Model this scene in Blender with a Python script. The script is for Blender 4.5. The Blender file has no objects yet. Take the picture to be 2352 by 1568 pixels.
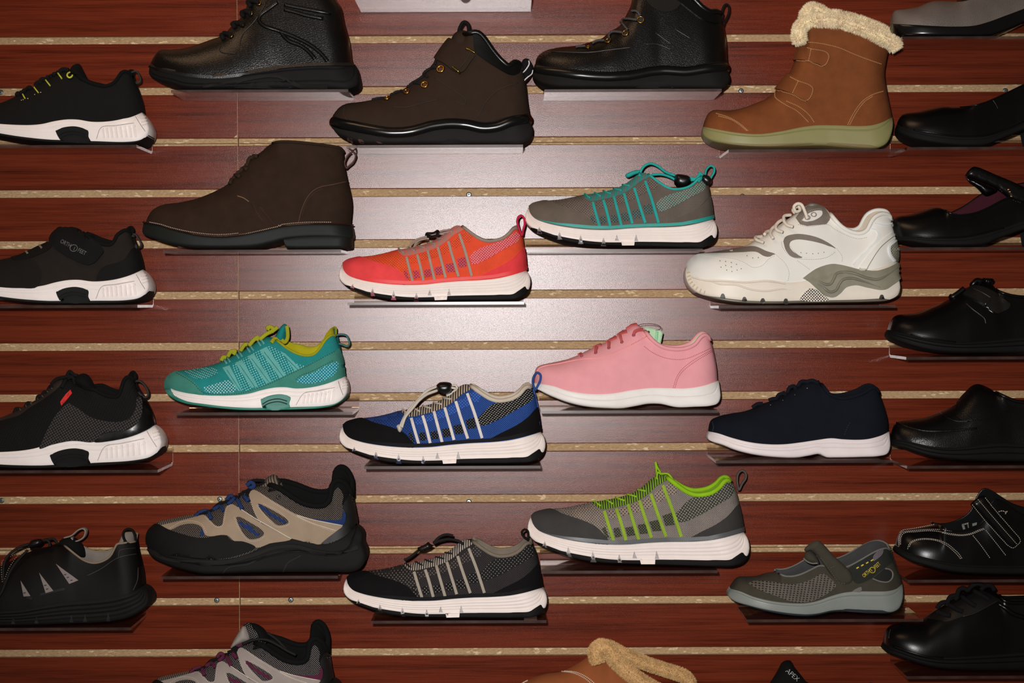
import bpy, math, random
from mathutils import Vector, Matrix, noise
from mathutils.bvhtree import BVHTree
from mathutils.geometry import delaunay_2d_cdt

scene = bpy.context.scene
COL = scene.collection
random.seed(7)

# ------------------------------------------------------------------ camera, light, exposure
D = 2.5                      # camera to wall, metres
PXM = 1538.7                 # photograph pixels per metre on the wall (slat pitch = 3 inches)
FP = PXM * D
TH = 0.0040                  # small roll of the hand-held camera
cam_data = bpy.data.cameras.new('camera')
cam_data.sensor_width = 36.0
cam_data.lens = 36.0 * FP / 2352.0
cam_data.clip_start = 0.05
cam = bpy.data.objects.new('camera', cam_data)
COL.objects.link(cam)
cth, sth = math.cos(TH), math.sin(TH)
m = Matrix(((cth, sth, 0), (0, 0, -1), (-sth, cth, 0))).to_4x4()
m.translation = Vector((0, -D, 0))
cam.matrix_world = m
scene.camera = cam

world = bpy.data.worlds.new('shop_interior')
scene.world = world
world.use_nodes = True
bg = world.node_tree.nodes['Background']
bg.inputs[0].default_value = (1.0, 0.80, 0.62, 1)
bg.inputs[1].default_value = 0.045

# the camera's flash, just above and left of the lens
fl = bpy.data.lights.new('camera_flash', 'SPOT')
fl.energy = 203.0
fl.color = (1.0, 0.975, 0.965)
fl.spot_size = math.radians(56)
fl.spot_blend = 0.9
fl.shadow_soft_size = 0.02
flo = bpy.data.objects.new('camera_flash', fl)
flo.location = (-0.07, -D, 0.10)
flo.rotation_euler = (math.radians(90), 0, 0)
aim = Vector((-0.02, 0, 0.06)) - Vector(flo.location)
flo.rotation_euler = aim.to_track_quat('-Z', 'Y').to_euler()
COL.objects.link(flo)
# warm ceiling fixture of the shop, above and to the left
ce = bpy.data.lights.new('ceiling_lamp', 'AREA')
ce.shape = 'RECTANGLE'
ce.size, ce.size_y = 1.2, 0.6
ce.energy = 8.0
ce.color = (1.0, 0.62, 0.36)
ceo = bpy.data.objects.new('ceiling_lamp', ce)
ceo.location = (-0.9, -1.0, 1.75)
ceo.rotation_euler = (Vector((-0.4, 0, 0)) - Vector(ceo.location)).to_track_quat('-Z', 'Y').to_euler()
COL.objects.link(ceo)

scene.view_settings.view_transform = 'Standard'
scene.view_settings.look = 'None'
scene.view_settings.exposure = 0.0
scene.view_settings.gamma = 1.0
scene.view_settings.use_curve_mapping = False

CAM = Vector((0, -D, 0))

def ray(px, py):
    ix, iz = (px - 1176.0) / FP, -(py - 784.0) / FP
    return ix * cth + iz * sth, -ix * sth + iz * cth

def P(px, py, d):
    a, b = ray(px, py)
    return Vector((a * (D - d), -d, b * (D - d)))

# ------------------------------------------------------------------ materials
def lin(c):
    if isinstance(c, str):
        c = tuple(int(c[i:i + 2], 16) for i in (0, 2, 4))
    out = []
    for v in c[:3]:
        v = v / 255.0
        out.append(v / 12.92 if v <= 0.04045 else ((v + 0.055) / 1.055) ** 2.4)
    return (out[0], out[1], out[2], 1.0)

_M = {}
class NT:
    def __init__(s, name):
        s.mat = bpy.data.materials.new(name)
        s.mat.use_nodes = True
        s.t = s.mat.node_tree
        s.b = s.t.nodes['Principled BSDF']
    def n(s, typ, **kw):
        nd = s.t.nodes.new(typ)
        for k, v in kw.items():
            setattr(nd, k, v)
        return nd
    def l(s, a, b):
        s.t.links.new(a, b)
    def obj(s, scale=(1, 1, 1), rot=(0, 0, 0)):
        tc = s.n('ShaderNodeTexCoord')
        mp = s.n('ShaderNodeMapping')
        mp.inputs['Scale'].default_value = scale
        mp.inputs['Rotation'].default_value = rot
        s.l(tc.outputs['Object'], mp.inputs['Vector'])
        return mp.outputs['Vector']
    def noise(s, vec, scale, detail=3, rough=0.55):
        nd = s.n('ShaderNodeTexNoise')
        nd.inputs['Scale'].default_value = scale
        nd.inputs['Detail'].default_value = detail
        nd.inputs['Roughness'].default_value = rough
        if vec is not None:
            s.l(vec, nd.inputs['Vector'])
        return nd.outputs['Fac']
    def ramp(s, fac, stops):
        r = s.n('ShaderNodeValToRGB')
        e = r.color_ramp.elements
        while len(e) < len(stops):
            e.new(0.5)
        for i, (p, c) in enumerate(stops):
            e[i].position = p
            e[i].color = c
        s.l(fac, r.inputs['Fac'])
        return r.outputs['Color']
    def bump(s, h, strength, dist):
        b = s.n('ShaderNodeBump')
        b.inputs['Strength'].default_value = strength
        b.inputs['Distance'].default_value = dist
        s.l(h, b.inputs['Height'])
        s.l(b.outputs['Normal'], s.b.inputs['Normal'])
    def math(s, op, a, b=None):
        nd = s.n('ShaderNodeMath', operation=op)
        for i, v in enumerate((a, b)):
            if v is None:
                continue
            if isinstance(v, (int, float)):
                nd.inputs[i].default_value = v
            else:
                s.l(v, nd.inputs[i])
        return nd.outputs[0]
    def mix(s, fac, a, b):
        nd = s.n('ShaderNodeMix', data_type='RGBA')
        s.l(fac, nd.inputs[0])
        for i, v in ((6, a), (7, b)):
            if isinstance(v, tuple):
                nd.inputs[i].default_value = v
            else:
                s.l(v, nd.inputs[i])
        return nd.outputs[2]

def scl(c, k):
    return (min(1, c[0] * k), min(1, c[1] * k), min(1, c[2] * k), 1.0)

def plain(c, rough=0.55, spec=0.5, bump=0.0, bscale=400, metal=0.0, var=0.10, sheen=0.0, tag='surface'):
    """smooth moulded / woven surface with slight tonal variation and fine relief"""
    key = ('plain', c, rough, spec, bump, bscale, metal, var, sheen, tag)
    if key in _M:
        return _M[key]
    s = NT(tag)
    col = lin(c)
    v = s.obj()
    f = s.noise(v, 55, 4)
    s.l(s.ramp(f, [(0.3, scl(col, 1 - var)), (0.7, scl(col, 1 + var))]), s.b.inputs['Base Color'])
    s.b.inputs['Roughness'].default_value = rough
    s.b.inputs['Specular IOR Level'].default_value = spec
    s.b.inputs['Metallic'].default_value = metal
    if sheen:
        s.b.inputs['Sheen Weight'].default_value = sheen
        s.b.inputs['Sheen Roughness'].default_value = 0.6
    if bump:
        s.bump(s.noise(v, bscale, 2), bump, 0.0006)
    _M[key] = s.mat
    return s.mat

def rubber(c, rough=0.5, spec=0.4, bump=0.15):
    if max(c) < 70: return plain(tuple(int(v * 0.8) for v in c), max(rough, 0.72), 0.16, bump, 900, tag='rubber')
    return plain(c, rough, spec, bump, 900, var=0.035, tag='rubber')
def fabric(c, bump=0.5, bscale=1100): return plain(c, 0.9, 0.15, bump, bscale, sheen=0.0, tag='fabric')
def suede(c, var=0.16): return plain(c, 0.85, 0.2, 0.35, 700, var=var, sheen=0.0, tag='suede')
def metal(c, rough=0.3): return plain(c, rough, 0.5, 0, metal=1.0, tag='metal')

def leather(c, rough=0.38, grain=260, strength=0.35, spec=0.5):
    key = ('leather', c, rough, grain, strength, spec)
    if key in _M:
        return _M[key]
    s = NT('leather')
    col = lin(c)
    v = s.obj()
    f = s.noise(v, 18, 4)
    k = 0.04 if max(c) > 120 else 0.22
    s.l(s.ramp(f, [(0.3, scl(col, 1 - k)), (0.75, scl(col, 1 + k))]), s.b.inputs['Base Color'])
    s.b.inputs['Roughness'].default_value = rough
    s.b.inputs['Specular IOR Level'].default_value = spec
    vo = s.n('ShaderNodeTexVoronoi', feature='DISTANCE_TO_EDGE')
    vo.inputs['Scale'].default_value = grain
    s.l(v, vo.inputs['Vector'])
    e = s.math('MINIMUM', vo.outputs['Distance'], 0.25)
    s.bump(e, strength, 0.0012)
    _M[key] = s.mat
    return s.mat

def knit(a, b, pitch=0.0034, rot=45, thr=0.33, stretch=1.0, bump=0.5, soft=0.06):
    """knit cloth: lattice of dots b on ground a, pitch in metres"""
    pitch = pitch * 0.70
    key = ('knit', a, b, pitch, rot, thr, stretch, bump, soft)
    if key in _M:
        return _M[key]
    s = NT('knit')
    tc = s.n('ShaderNodeTexCoord')
    sp = s.n('ShaderNodeSeparateXYZ')
    s.l(tc.outputs['Object'], sp.inputs[0])
    cb = s.n('ShaderNodeCombineXYZ')
    s.l(sp.outputs[0], cb.inputs[0])
    s.l(sp.outputs[2], cb.inputs[1])
    mp = s.n('ShaderNodeMapping')
    mp.inputs['Rotation'].default_value = (0, 0, math.radians(rot))
    mp.inputs['Scale'].default_value = (1 / pitch, stretch / pitch, 1)
    s.l(cb.outputs[0], mp.inputs['Vector'])
    vo = s.n('ShaderNodeTexVoronoi', voronoi_dimensions='2D')
    vo.inputs['Scale'].default_value = 1.0
    vo.inputs['Randomness'].default_value = 0.12
    s.l(mp.outputs[0], vo.inputs['Vector'])
    d = vo.outputs['Distance']
    A, B = lin(a), lin(b)
    nz = s.noise(tc.outputs['Object'], 60, 3)
    base = s.ramp(nz, [(0.3, scl(A, 0.88)), (0.7, scl(A, 1.1))])
    f = s.ramp(d, [(max(0, thr - soft), (1, 1, 1, 1)), (thr + soft, (0, 0, 0, 1))])
    s.l(s.mix(f, base, B), s.b.inputs['Base Color'])
    s.b.inputs['Roughness'].default_value = 0.88
    s.b.inputs['Specular IOR Level'].default_value = 0.2
    if bump:
        s.bump(d, bump, 0.0009)
    _M[key] = s.mat
    return s.mat

def striped(a, b, pitch=0.0022, rot=0, duty=0.5):
    """fine ribbed cloth with alternating threads a and b"""
    key = ('striped', a, b, pitch, rot, duty)
    if key in _M:
        return _M[key]
    s = NT('ribbed_knit')
    tc = s.n('ShaderNodeTexCoord')
    sp = s.n('ShaderNodeSeparateXYZ')
    s.l(tc.outputs['Object'], sp.inputs[0])
    r = math.radians(rot)
    x = s.math('ADD', s.math('MULTIPLY', sp.outputs[0], math.cos(r) / pitch),
               s.math('MULTIPLY', sp.outputs[2], math.sin(r) / pitch))
    fr = s.math('FRACT', x)
    tri = s.math('ABSOLUTE', s.math('SUBTRACT', fr, 0.5))
    f = s.ramp(s.math('MULTIPLY', tri, 2.0), [(duty - 0.12, (0, 0, 0, 1)), (duty + 0.12, (1, 1, 1, 1))])
    s.l(s.mix(f, lin(a), lin(b)), s.b.inputs['Base Color'])
    s.b.inputs['Roughness'].default_value = 0.9
    s.b.inputs['Specular IOR Level'].default_value = 0.15
    s.bump(tri, 0.5, 0.0006)
    _M[key] = s.mat
    return s.mat

def acrylic_mat():
    s = NT('clear_acrylic')
    nt = s.t
    tr = s.n('ShaderNodeBsdfTransparent')
    tr.inputs[0].default_value = (0.92, 0.89, 0.87, 1)
    gl = s.n('ShaderNodeBsdfGlossy')
    gl.inputs['Roughness'].default_value = 0.06
    gl.inputs['Color'].default_value = (1, 1, 1, 1)
    fr = s.n('ShaderNodeFresnel')
    fr.inputs['IOR'].default_value = 1.5
    v = s.obj()
    mx = s.n('ShaderNodeMixShader')
    s.l(s.math('MULTIPLY', fr.outputs[0], 0.6), mx.inputs[0])   # reflection weakened so the wall behind shows through
    s.l(tr.outputs[0], mx.inputs[1])
    s.l(gl.outputs[0], mx.inputs[2])
    s.l(mx.outputs[0], nt.nodes['Material Output'].inputs['Surface'])
    return s.mat
ACRYLIC = acrylic_mat()
def acrylic_edge_mat():
    s = NT('acrylic_cut_edge')
    s.b.inputs['Roughness'].default_value = 0.25
    s.l(s.ramp(s.noise(s.obj(), 40), [(0.3, lin((52, 40, 37))), (0.7, lin((84, 68, 62)))]), s.b.inputs['Base Color'])
    tr = s.n('ShaderNodeBsdfTransparent')
    tr.inputs[0].default_value = (0.8, 0.72, 0.68, 1)
    mx = s.n('ShaderNodeMixShader')
    mx.inputs[0].default_value = 0.60
    s.l(tr.outputs[0], mx.inputs[1])
    s.l(s.b.outputs[0], mx.inputs[2])
    s.l(mx.outputs[0], s.t.nodes['Material Output'].inputs['Surface'])
    return s.mat
ACRYLIC_EDGE = acrylic_edge_mat()

def wood_mat():
    s = NT('mahogany_laminate')
    tc = s.n('ShaderNodeTexCoord')
    oi = s.n('ShaderNodeObjectInfo')
    off = s.n('ShaderNodeVectorMath', operation='ADD')
    s.l(tc.outputs['Object'], off.inputs[0])
    cb = s.n('ShaderNodeCombineXYZ')
    s.l(s.math('MULTIPLY', oi.outputs['Random'], 7.0), cb.inputs[0])
    s.l(s.math('MULTIPLY', oi.outputs['Random'], 3.0), cb.inputs[2])
    s.l(cb.outputs[0], off.inputs[1])
    mp = s.n('ShaderNodeMapping')
    mp.inputs['Scale'].default_value = (1.1, 1, 46)
    s.l(off.outputs[0], mp.inputs['Vector'])
    n1 = s.noise(mp.outputs[0], 2.2, 6, 0.62)
    mp2 = s.n('ShaderNodeMapping')
    mp2.inputs['Scale'].default_value = (4, 1, 230)
    s.l(off.outputs[0], mp2.inputs['Vector'])
    n2 = s.noise(mp2.outputs[0], 3.0, 3, 0.6)
    f = s.math('ADD', s.math('MULTIPLY', n1, 0.6), s.math('MULTIPLY', n2, 0.4))
    c = s.ramp(f, [(0.34, lin((52, 19, 12))), (0.42, lin((86, 32, 18))), (0.53, lin((107, 42, 24))), (0.70, lin((122, 53, 30)))])
    s.l(c, s.b.inputs['Base Color'])
    v = s.obj()
    bp = s.n('ShaderNodeBump')
    bp.inputs['Strength'].default_value = 0.24
    bp.inputs['Distance'].default_value = 0.0005
    s.l(s.noise(v, 1250, 2), bp.inputs['Height'])
    df = s.n('ShaderNodeBsdfDiffuse')
    s.l(c, df.inputs['Color'])
    gl = s.n('ShaderNodeBsdfAnisotropic', distribution='BECKMANN')
    gl.inputs['Roughness'].default_value = 0.265
    fr = s.n('ShaderNodeFresnel')
    fr.inputs['IOR'].default_value = 1.56
    for nd in (df, gl, fr):
        s.l(bp.outputs['Normal'], nd.inputs['Normal'])
    mx = s.n('ShaderNodeMixShader')
    s.l(fr.outputs[0], mx.inputs[0])
    s.l(df.outputs[0], mx.inputs[1])
    s.l(gl.outputs[0], mx.inputs[2])
    s.l(mx.outputs[0], s.t.nodes['Material Output'].inputs['Surface'])
    return s.mat
WOOD = wood_mat()

def chip_mat():
    s = NT('particle_board')
    v = s.obj(scale=(0.55, 1, 1.9), rot=(0, 0.7, 0))
    vo = s.n('ShaderNodeTexVoronoi')
    vo.inputs['Scale'].default_value = 260
    vo.inputs['Randomness'].default_value = 1
    s.l(v, vo.inputs['Vector'])
    sp = s.n('ShaderNodeSeparateColor')
    s.l(vo.outputs['Color'], sp.inputs[0])
    n = s.noise(v, 300, 4, 0.7)
    n2 = s.noise(s.obj(scale=(0.5, 1, 1.3), rot=(0, 0.5, 0)), 420, 5, 0.75)
    f = s.math('ADD', s.math('MULTIPLY', n2, 0.62), s.math('MULTIPLY', n, 0.38))
    flk = s.math('MULTIPLY', s.math('GREATER_THAN', sp.outputs[0], 0.93), 0.16)
    f = s.math('ADD', f, flk)
    c = s.ramp(f, [(0.30, lin((116, 88, 59))), (0.45, lin((165, 134, 98))), (0.58, lin((186, 156, 117))), (0.75, lin((232, 212, 176)))])
    s.l(c, s.b.inputs['Base Color'])
    s.b.inputs['Roughness'].default_value = 0.9
    s.bump(f, 0.5, 0.001)
    return s.mat
CHIP = chip_mat()

# ------------------------------------------------------------------ mesh helpers
def link_mesh(name, verts, faces, mats, parent=None, base=None, smooth=True, sharp=None, fmat=None):
    me = bpy.data.meshes.new(name)
    if base is not None:
        verts = [Vector(v) - base for v in verts]
    me.from_pydata([tuple(v) for v in verts], [], faces)
    me.update()
    if not isinstance(mats, (list, tuple)):
        mats = [mats]
    for mt in mats:
        me.materials.append(mt)
    if fmat:
        me.polygons.foreach_set('material_index', fmat)
    if smooth:
        me.polygons.foreach_set('use_smooth', [True] * len(me.polygons))
        if sharp:
            me.set_sharp_from_angle(angle=math.radians(sharp))
    ob = bpy.data.objects.new(name, me)
    COL.objects.link(ob)
    if parent is not None:
        ob.parent = parent
    return ob

def crm(pts, per=10):
    """centripetal Catmull-Rom through pts; a doubled point is a corner"""
    segs, cur = [], [pts[0]]
    for p in pts[1:]:
        if abs(p[0] - cur[-1][0]) + abs(p[1] - cur[-1][1]) < 1e-9:
            segs.append(cur)
            cur = [p]
        else:
            cur.append(p)
    segs.append(cur)
    out = []
    for q in segs:
        if len(q) == 1:
            if not out: out.append(tuple(q[0]))
            continue
        a = [(2 * q[0][0] - q[1][0], 2 * q[0][1] - q[1][1])] + [tuple(p[:2]) for p in q] + [(2 * q[-1][0] - q[-2][0], 2 * q[-1][1] - q[-2][1])]
        res = []
        for i in range(1, len(a) - 2):
            p0, p1, p2, p3 = a[i - 1], a[i], a[i + 1], a[i + 2]
            def dt(u, w): return max(1e-6, math.hypot(u[0] - w[0], u[1] - w[1]) ** 0.5)
            t0 = 0; t1 = dt(p0, p1); t2 = t1 + dt(p1, p2); t3 = t2 + dt(p2, p3)
            for k in range(per):
                t = t1 + (t2 - t1) * k / per
                r = []
                for c in (0, 1):
                    A1 = (t1 - t) / (t1 - t0) * p0[c] + (t - t0) / (t1 - t0) * p1[c]
                    A2 = (t2 - t) / (t2 - t1) * p1[c] + (t - t1) / (t2 - t1) * p2[c]
                    A3 = (t3 - t) / (t3 - t2) * p2[c] + (t - t2) / (t3 - t2) * p3[c]
                    B1 = (t2 - t) / (t2 - t0) * A1 + (t - t0) / (t2 - t0) * A2
                    B2 = (t3 - t) / (t3 - t1) * A2 + (t - t1) / (t3 - t1) * A3
                    r.append((t2 - t) / (t2 - t1) * B1 + (t - t1) / (t2 - t1) * B2)
                res.append(tuple(r))
        res.append(tuple(q[-1][:2]))
        if out: res = res[1:]
        out += res
    return out

def resample(pts, svals, wz=0.4):
    L = [0.0]
    for a, b in zip(pts, pts[1:]):
        L.append(L[-1] + math.hypot(b[0] - a[0], wz * (b[1] - a[1])) + 1e-9)
    tot = L[-1]
    out, i = [], 0
    for s in svals:
        t = s * tot
        while i < len(L) - 2 and L[i + 1] < t:
            i += 1
        k = (t - L[i]) / (L[i + 1] - L[i])
        k = min(1, max(0, k))
        out.append((pts[i][0] + (pts[i + 1][0] - pts[i][0]) * k, pts[i][1] + (pts[i + 1][1] - pts[i][1]) * k))
    return out

def table(tab, s):
    for (a, va), (b, vb) in zip(tab, tab[1:]):
        if s <= b:
            return va + (vb - va) * (s - a) / (b - a)
    return tab[-1][1]

def plan(s):
    """half-width of a shoe from toe (0) to heel (1), 1 at the ball"""
    ball = table([(0, 1), (0.3, 1.0), (0.42, 0.975), (0.55, 0.88), (0.65, 0.81), (0.78, 0.785), (1, 0.76)], s)
    k = 1.0
    if s < 0.27:
        k = (1 - (1 - s / 0.27) ** 2.1) ** 0.52
    if s > 0.87:
        k = (1 - ((s - 0.87) / 0.13) ** 2.2) ** 0.5 if s < 1 else 0.0
    return ball * k

def plan_full(u):
    """like plan, blunter at both ends (rubber that wraps toe and heel)"""
    return plan(u) * (1 + 0.22 * smoothstep(0.80, 1.0, u) + 0.22 * (1 - smoothstep(0.0, 0.16, u)))

def cosspace(n):
    return [0.5 - 0.5 * math.cos(math.pi * i / (n - 1)) * (1 if True else 0) for i in range(n)]

def svalues(n):
    a = cosspace(n)
    b = [i / (n - 1) for i in range(n)]
    return [0.55 * x + 0.45 * y for x, y in zip(a, b)]

def smoothstep(a, b, x):
    if a == b:
        return 1.0 if x >= a else 0.0
    t = min(1, max(0, (x - a) / (b - a)))
    return t * t * (3 - 2 * t)

def poly_dist(p, poly):
    best = 1e9
    n = len(poly)
    for i in range(n):
        a, b = poly[i], poly[(i + 1) % n]
        dx, dy = b[0] - a[0], b[1] - a[1]
        q = dx * dx + dy * dy
        t = 0 if q < 1e-12 else min(1, max(0, ((p[0] - a[0]) * dx + (p[1] - a[1]) * dy) / q))
        d = math.hypot(p[0] - a[0] - t * dx, p[1] - a[1] - t * dy)
        if d < best: best = d
    return best

def inside(p, poly):
    c = False
    j = len(poly) - 1
    for i in range(len(poly)):
        a, b = poly[i], poly[j]
        if (a[1] > p[1]) != (b[1] > p[1]) and p[0] < (b[0] - a[0]) * (p[1] - a[1]) / (b[1] - a[1]) + a[0]:
            c = not c
        j = i
    return c

def tri_poly(poly, g):
    """triangulate a closed 2D outline with an inner grid of step g"""
    ring = []
    n = len(poly)
    for i in range(n):
        a, b = poly[i], poly[(i + 1) % n]
        L = math.hypot(b[0] - a[0], b[1] - a[1])
        k = max(1, int(L / g + 0.5))
        if L < 1e-6: continue
        for j in range(k):
            ring.append((a[0] + (b[0] - a[0]) * j / k, a[1] + (b[1] - a[1]) * j / k))
    pts = list(ring)
    x0, x1 = min(p[0] for p in ring), max(p[0] for p in ring)
    y0, y1 = min(p[1] for p in ring), max(p[1] for p in ring)
    r = 0
    y = y0 + g * 0.5
    while y < y1:
        x = x0 + (g * 0.5 if r % 2 else g)
        while x < x1:
            if inside((x, y), ring) and poly_dist((x, y), ring) > 0.45 * g:
                pts.append((x, y))
            x += g
        y += g * 0.87
        r += 1
    res = delaunay_2d_cdt([Vector(p) for p in pts], [], [list(range(len(ring)))], 1, 1e-4)
    v, f = res[0], res[2]
    return [(p.x, p.y) for p in v], [list(q) for q in f]

def frame_tube(path, r, nseg=8, closed=False, ry=None, cap=True, rad=None):
    """tube along 3D path; ry = half-size along world Y when the section is flattened"""
    n = len(path)
    V, F = [], []
    up = Vector((0, 1, 0))
    for i, p in enumerate(path):
        a = path[(i - 1) % n] if (closed or i > 0) else path[i]
        b = path[(i + 1) % n] if (closed or i < n - 1) else path[i]
        t = (b - a)
        if t.length < 1e-9: t = Vector((1, 0, 0))
        t.normalize()
        side = t.cross(up)
        if side.length < 0.15:
            side = t.cross(Vector((0, 0, 1)))
        side.normalize()
        bi = side.cross(t).normalized()
        k = rad[i] if rad else 1.0
        for j in range(nseg):
            an = 2 * math.pi * j / nseg
            V.append(p + side * (r * k * math.cos(an)) + bi * ((ry or r) * k * math.sin(an)))
    m2 = n if closed else n - 1
    for i in range(m2):
        for j in range(nseg):
            a = i * nseg + j; b = i * nseg + (j + 1) % nseg
            c = ((i + 1) % n) * nseg + (j + 1) % nseg; d = ((i + 1) % n) * nseg + j
            F.append((d, c, b, a))
    if cap and not closed:
        F.append(tuple(range(nseg)))
        F.append(tuple(range(n * nseg - 1, (n - 1) * nseg - 1, -1)))
    return V, F

# ------------------------------------------------------------------ the shoe builder
class Part:
    def __init__(s, name, V, F, mat, parent=None, smooth=True, sharp=None, label=None, kind=None):
        s.name, s.V, s.F, s.mat, s.parent, s.smooth, s.sharp, s.label, s.kind = name, V, F, mat, parent, smooth, sharp, label, kind

class Shoe:
    def __init__(s, name, label, cat, crop, d0=0.058, xf=None):
        s.name, s.label, s.cat = name, label, cat
        s.ox, s.oy, s.sc = crop
        s.d0, s.xf = d0, xf
        s.parts, s.bv = [], []
        s.rim = None
    def q(s, p):
        if s.xf: p = s.xf(p)
        return (s.ox + p[0] / s.sc, s.oy + p[1] / s.sc)
    def Q(s, pts): return [s.q(p) for p in pts]
    def add(s, *a, **k):
        p = Part(*a, **k)
        s.parts.append(p)
        return p

    def band(s, name, top, bot, mat, right=None, W=0.046, upper=False, open=None, nS=84, nV=14,
             grooves=(), gdepth=0.0012, taper=0.30, far=0.0, round_=2.3, parent=None, bulge=0.04, cast=True, edge=0.1, planf=plan, sharp=42, drop=0.0, fw=1.0):
        T = crm(s.Q(top)); B = crm(s.Q(bot))
        sv = svalues(nS)
        T = resample(T, sv); B = resample(B, sv)
        if drop:
            B = [(x, y + drop) for x, y in B]
        if open is not None:
            x0 = s.q((open[0], 0) if not s.xf else (open[0], 500))[0]; x1 = s.q((open[1], 0) if not s.xf else (open[1], 500))[0]
            op = [smoothstep(x0, x1, t[0]) for t in T]
        else:
            op = [0.0] * nS
        fo = [smoothstep(x0, x0 + 0.45 * (T[-1][0] - x0), t[0]) for t in T] if open is not None else op
        d0 = s.d0
        pw = [W * planf(u) for u in sv]
        Bw = [P(b[0], b[1], d0 + w) for b, w in zip(B, pw)]
        if upper:
            Tw = [P(t[0], t[1], d0 + w * o * (1 - taper)) for t, w, o in zip(T, pw, op)]
        else:
            Tw = [P(t[0], t[1], d0 + w) for t, w in zip(T, pw)]
        if right:
            R = crm(s.Q(right))
            R = resample(R, [j / nV for j in range(nV + 1)], 1.0)
            Rw = [P(r[0], r[1], d0) for r in R]
            e0, e1 = Bw[-1], Tw[-1]
            Rd = [r - (e0 + (e1 - e0) * (j / nV)) for j, r in enumerate(Rw)]
        def H(i, v):
            if upper:
                c = max(0.0, 1 - v ** round_) ** 0.55
                o = 1 + bulge * math.sin(math.pi * min(1, v * 1.15)) - taper * v
                f = c + (o - c) * op[i]
            else:
                f = 1 - edge * math.exp(-v / 0.07) - 0.04 * math.exp(-(1 - v) / 0.08)
            h = pw[i] * f
            if grooves and h > 0.004:
                for g in grooves:
                    h -= gdepth * math.exp(-((v - g) / 0.028) ** 2)
            return h
        cols = 2 * (nV + 1)
        V, F = [], []
        for i in range(nS):
            near, farr = [], []
            for j in range(nV + 1):
                v = j / nV
                p = Bw[i] * (1 - v) + Tw[i] * v
                if right:
                    p = p + Rd[j] * (sv[i] ** 3)
                h = H(i, v)
                near.append(Vector((p.x, -d0 - h, p.z)))
                fz = far * fo[i] * v ** 2
                farr.append(Vector((p.x, -d0 + h * fw, p.z + fz)))
            V += near + farr[::-1]
        for i in range(nS - 1):
            for j in range(cols):
                j2 = (j + 1) % cols
                if j == nV and upper and (op[i] > 0.06 or op[i + 1] > 0.06):
                    continue
                if j == cols - 1 and upper:
                    continue
                F.append((i * cols + j, (i + 1) * cols + j, (i + 1) * cols + j2, i * cols + j2))
        part = s.add(name, V, F, mat, parent=parent, sharp=None if upper else sharp)
        if cast:
            s.bv.append(BVHTree.FromPolygons([tuple(v) for v in V], F))
        if upper:
            s.rim = dict(Tw=Tw, Bw=Bw, pw=pw, op=op, H=H, Rd=Rd if right else None, sv=sv, nS=nS, nV=nV, far=far, V=V, cols=cols, fw=fw, fo=fo)
        return part

    def lining(s, mat, t=0.0045, name='lining', vlow=0.28, parent=None):
        r = s.rim
        V, F, rows = [], [], 0
        vs = [1.0, 0.96, 0.9, 0.8, 0.65, 0.5, 0.4, vlow]
        for i in range(r['nS']):
            if r['op'][i] < 0.3: continue
            near, farr = [], []
            for k, v in enumerate(vs):
                p = r['Bw'][i] * (1 - v) + r['Tw'][i] * v
                if r['Rd']:
                    j = v * r['nV']; j0 = min(r['nV'] - 1, int(j)); q = r['Rd'][j0] * (1 - (j - j0)) + r['Rd'][j0 + 1] * (j - j0)
                    p = p + q * (r['sv'][i] ** 3)
                h = max(0, r['H'](i, v) - t * min(1, 0.25 + k * 0.5))
                x = p.x - t * 0.9 * (r['sv'][i] ** 8)
                near.append(Vector((x, -s.d0 - h, p.z)))
                farr.append(Vector((x, -s.d0 + h * r['fw'], p.z + r['far'] * r['fo'][i] * v ** 2)))
            V += near + farr[::-1]
            rows += 1
        c = 2 * len(vs)
        for i in range(rows - 1):
            for j in range(c - 1):
                F.append((i * c + j, i * c + j + 1, (i + 1) * c + j + 1, (i + 1) * c + j))
        return s.add(name, V, F, mat, parent=parent)

    def collar(s, mat, r=0.0024, name='collar', ry=None, frm=0.35, parent=None):
        R = s.rim; nV, cols = R['nV'], R['cols']
        ids = [i for i in range(R['nS']) if R['op'][i] > frm]
        near = [R['V'][i * cols + nV] for i in ids]
        farr = [R['V'][i * cols + nV + 1] for i in ids]
        path = near + farr[::-1][1:]
        V, F = frame_tube(path, r, 8, ry=ry)
        return s.add(name, V, F, mat, parent=parent)

    def hit(s, px, py):
        a, b = ray(px, py)
        d = Vector((a, 1, b)).normalized()
        best = None
        for t in s.bv:
            loc, n, i, dist = t.ray_cast(CAM, d)
            if loc is not None and (best is None or dist < best[2]):
                best = (loc, n, dist)
        if best is None:
            p0 = P(px, py, s.d0 + 0.002)
            for t in s.bv:
                loc, n, i, dist = t.find_nearest(p0)
                if loc is not None and (best is None or dist < best[2]):
                    best = (loc, n, dist)
            n = best[1]
            if n.y > 0.3: n = -n
            return best[0], n, False
        n = best[1]
        if n.dot(d) > 0: n = -n
        return best[0], n, True

    def overlay(s, name, poly, mat, lift=0.0012, g=6.0, curved=True, parent=None, label=None, thick=0.0012, sharp=None):
        pts = s.Q(poly)
        if curved:
            pts = crm(pts + [pts[0]], 5)[:-1]
        try:
            v2, f2 = tri_poly(pts, g)
        except Exception as e:
            print('overlay failed', s.name, name, e)
            return None
        V, N = [], []
        for x, y in v2:
            loc, n, ok = s.hit(x, y)
            V.append(loc + n * lift); N.append(n)
        F = []
        cnt = {}
        for f in f2:
            # face the camera
            a, b, c = V[f[0]], V[f[1]], V[f[2]]
            if (b - a).cross(c - a).y > 0: f = f[::-1]
            F.append(tuple(f))
            for i in range(3):
                e = (f[i], f[(i + 1) % 3])
                cnt[e] = cnt.get(e, 0) + 1
        m = {}
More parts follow.
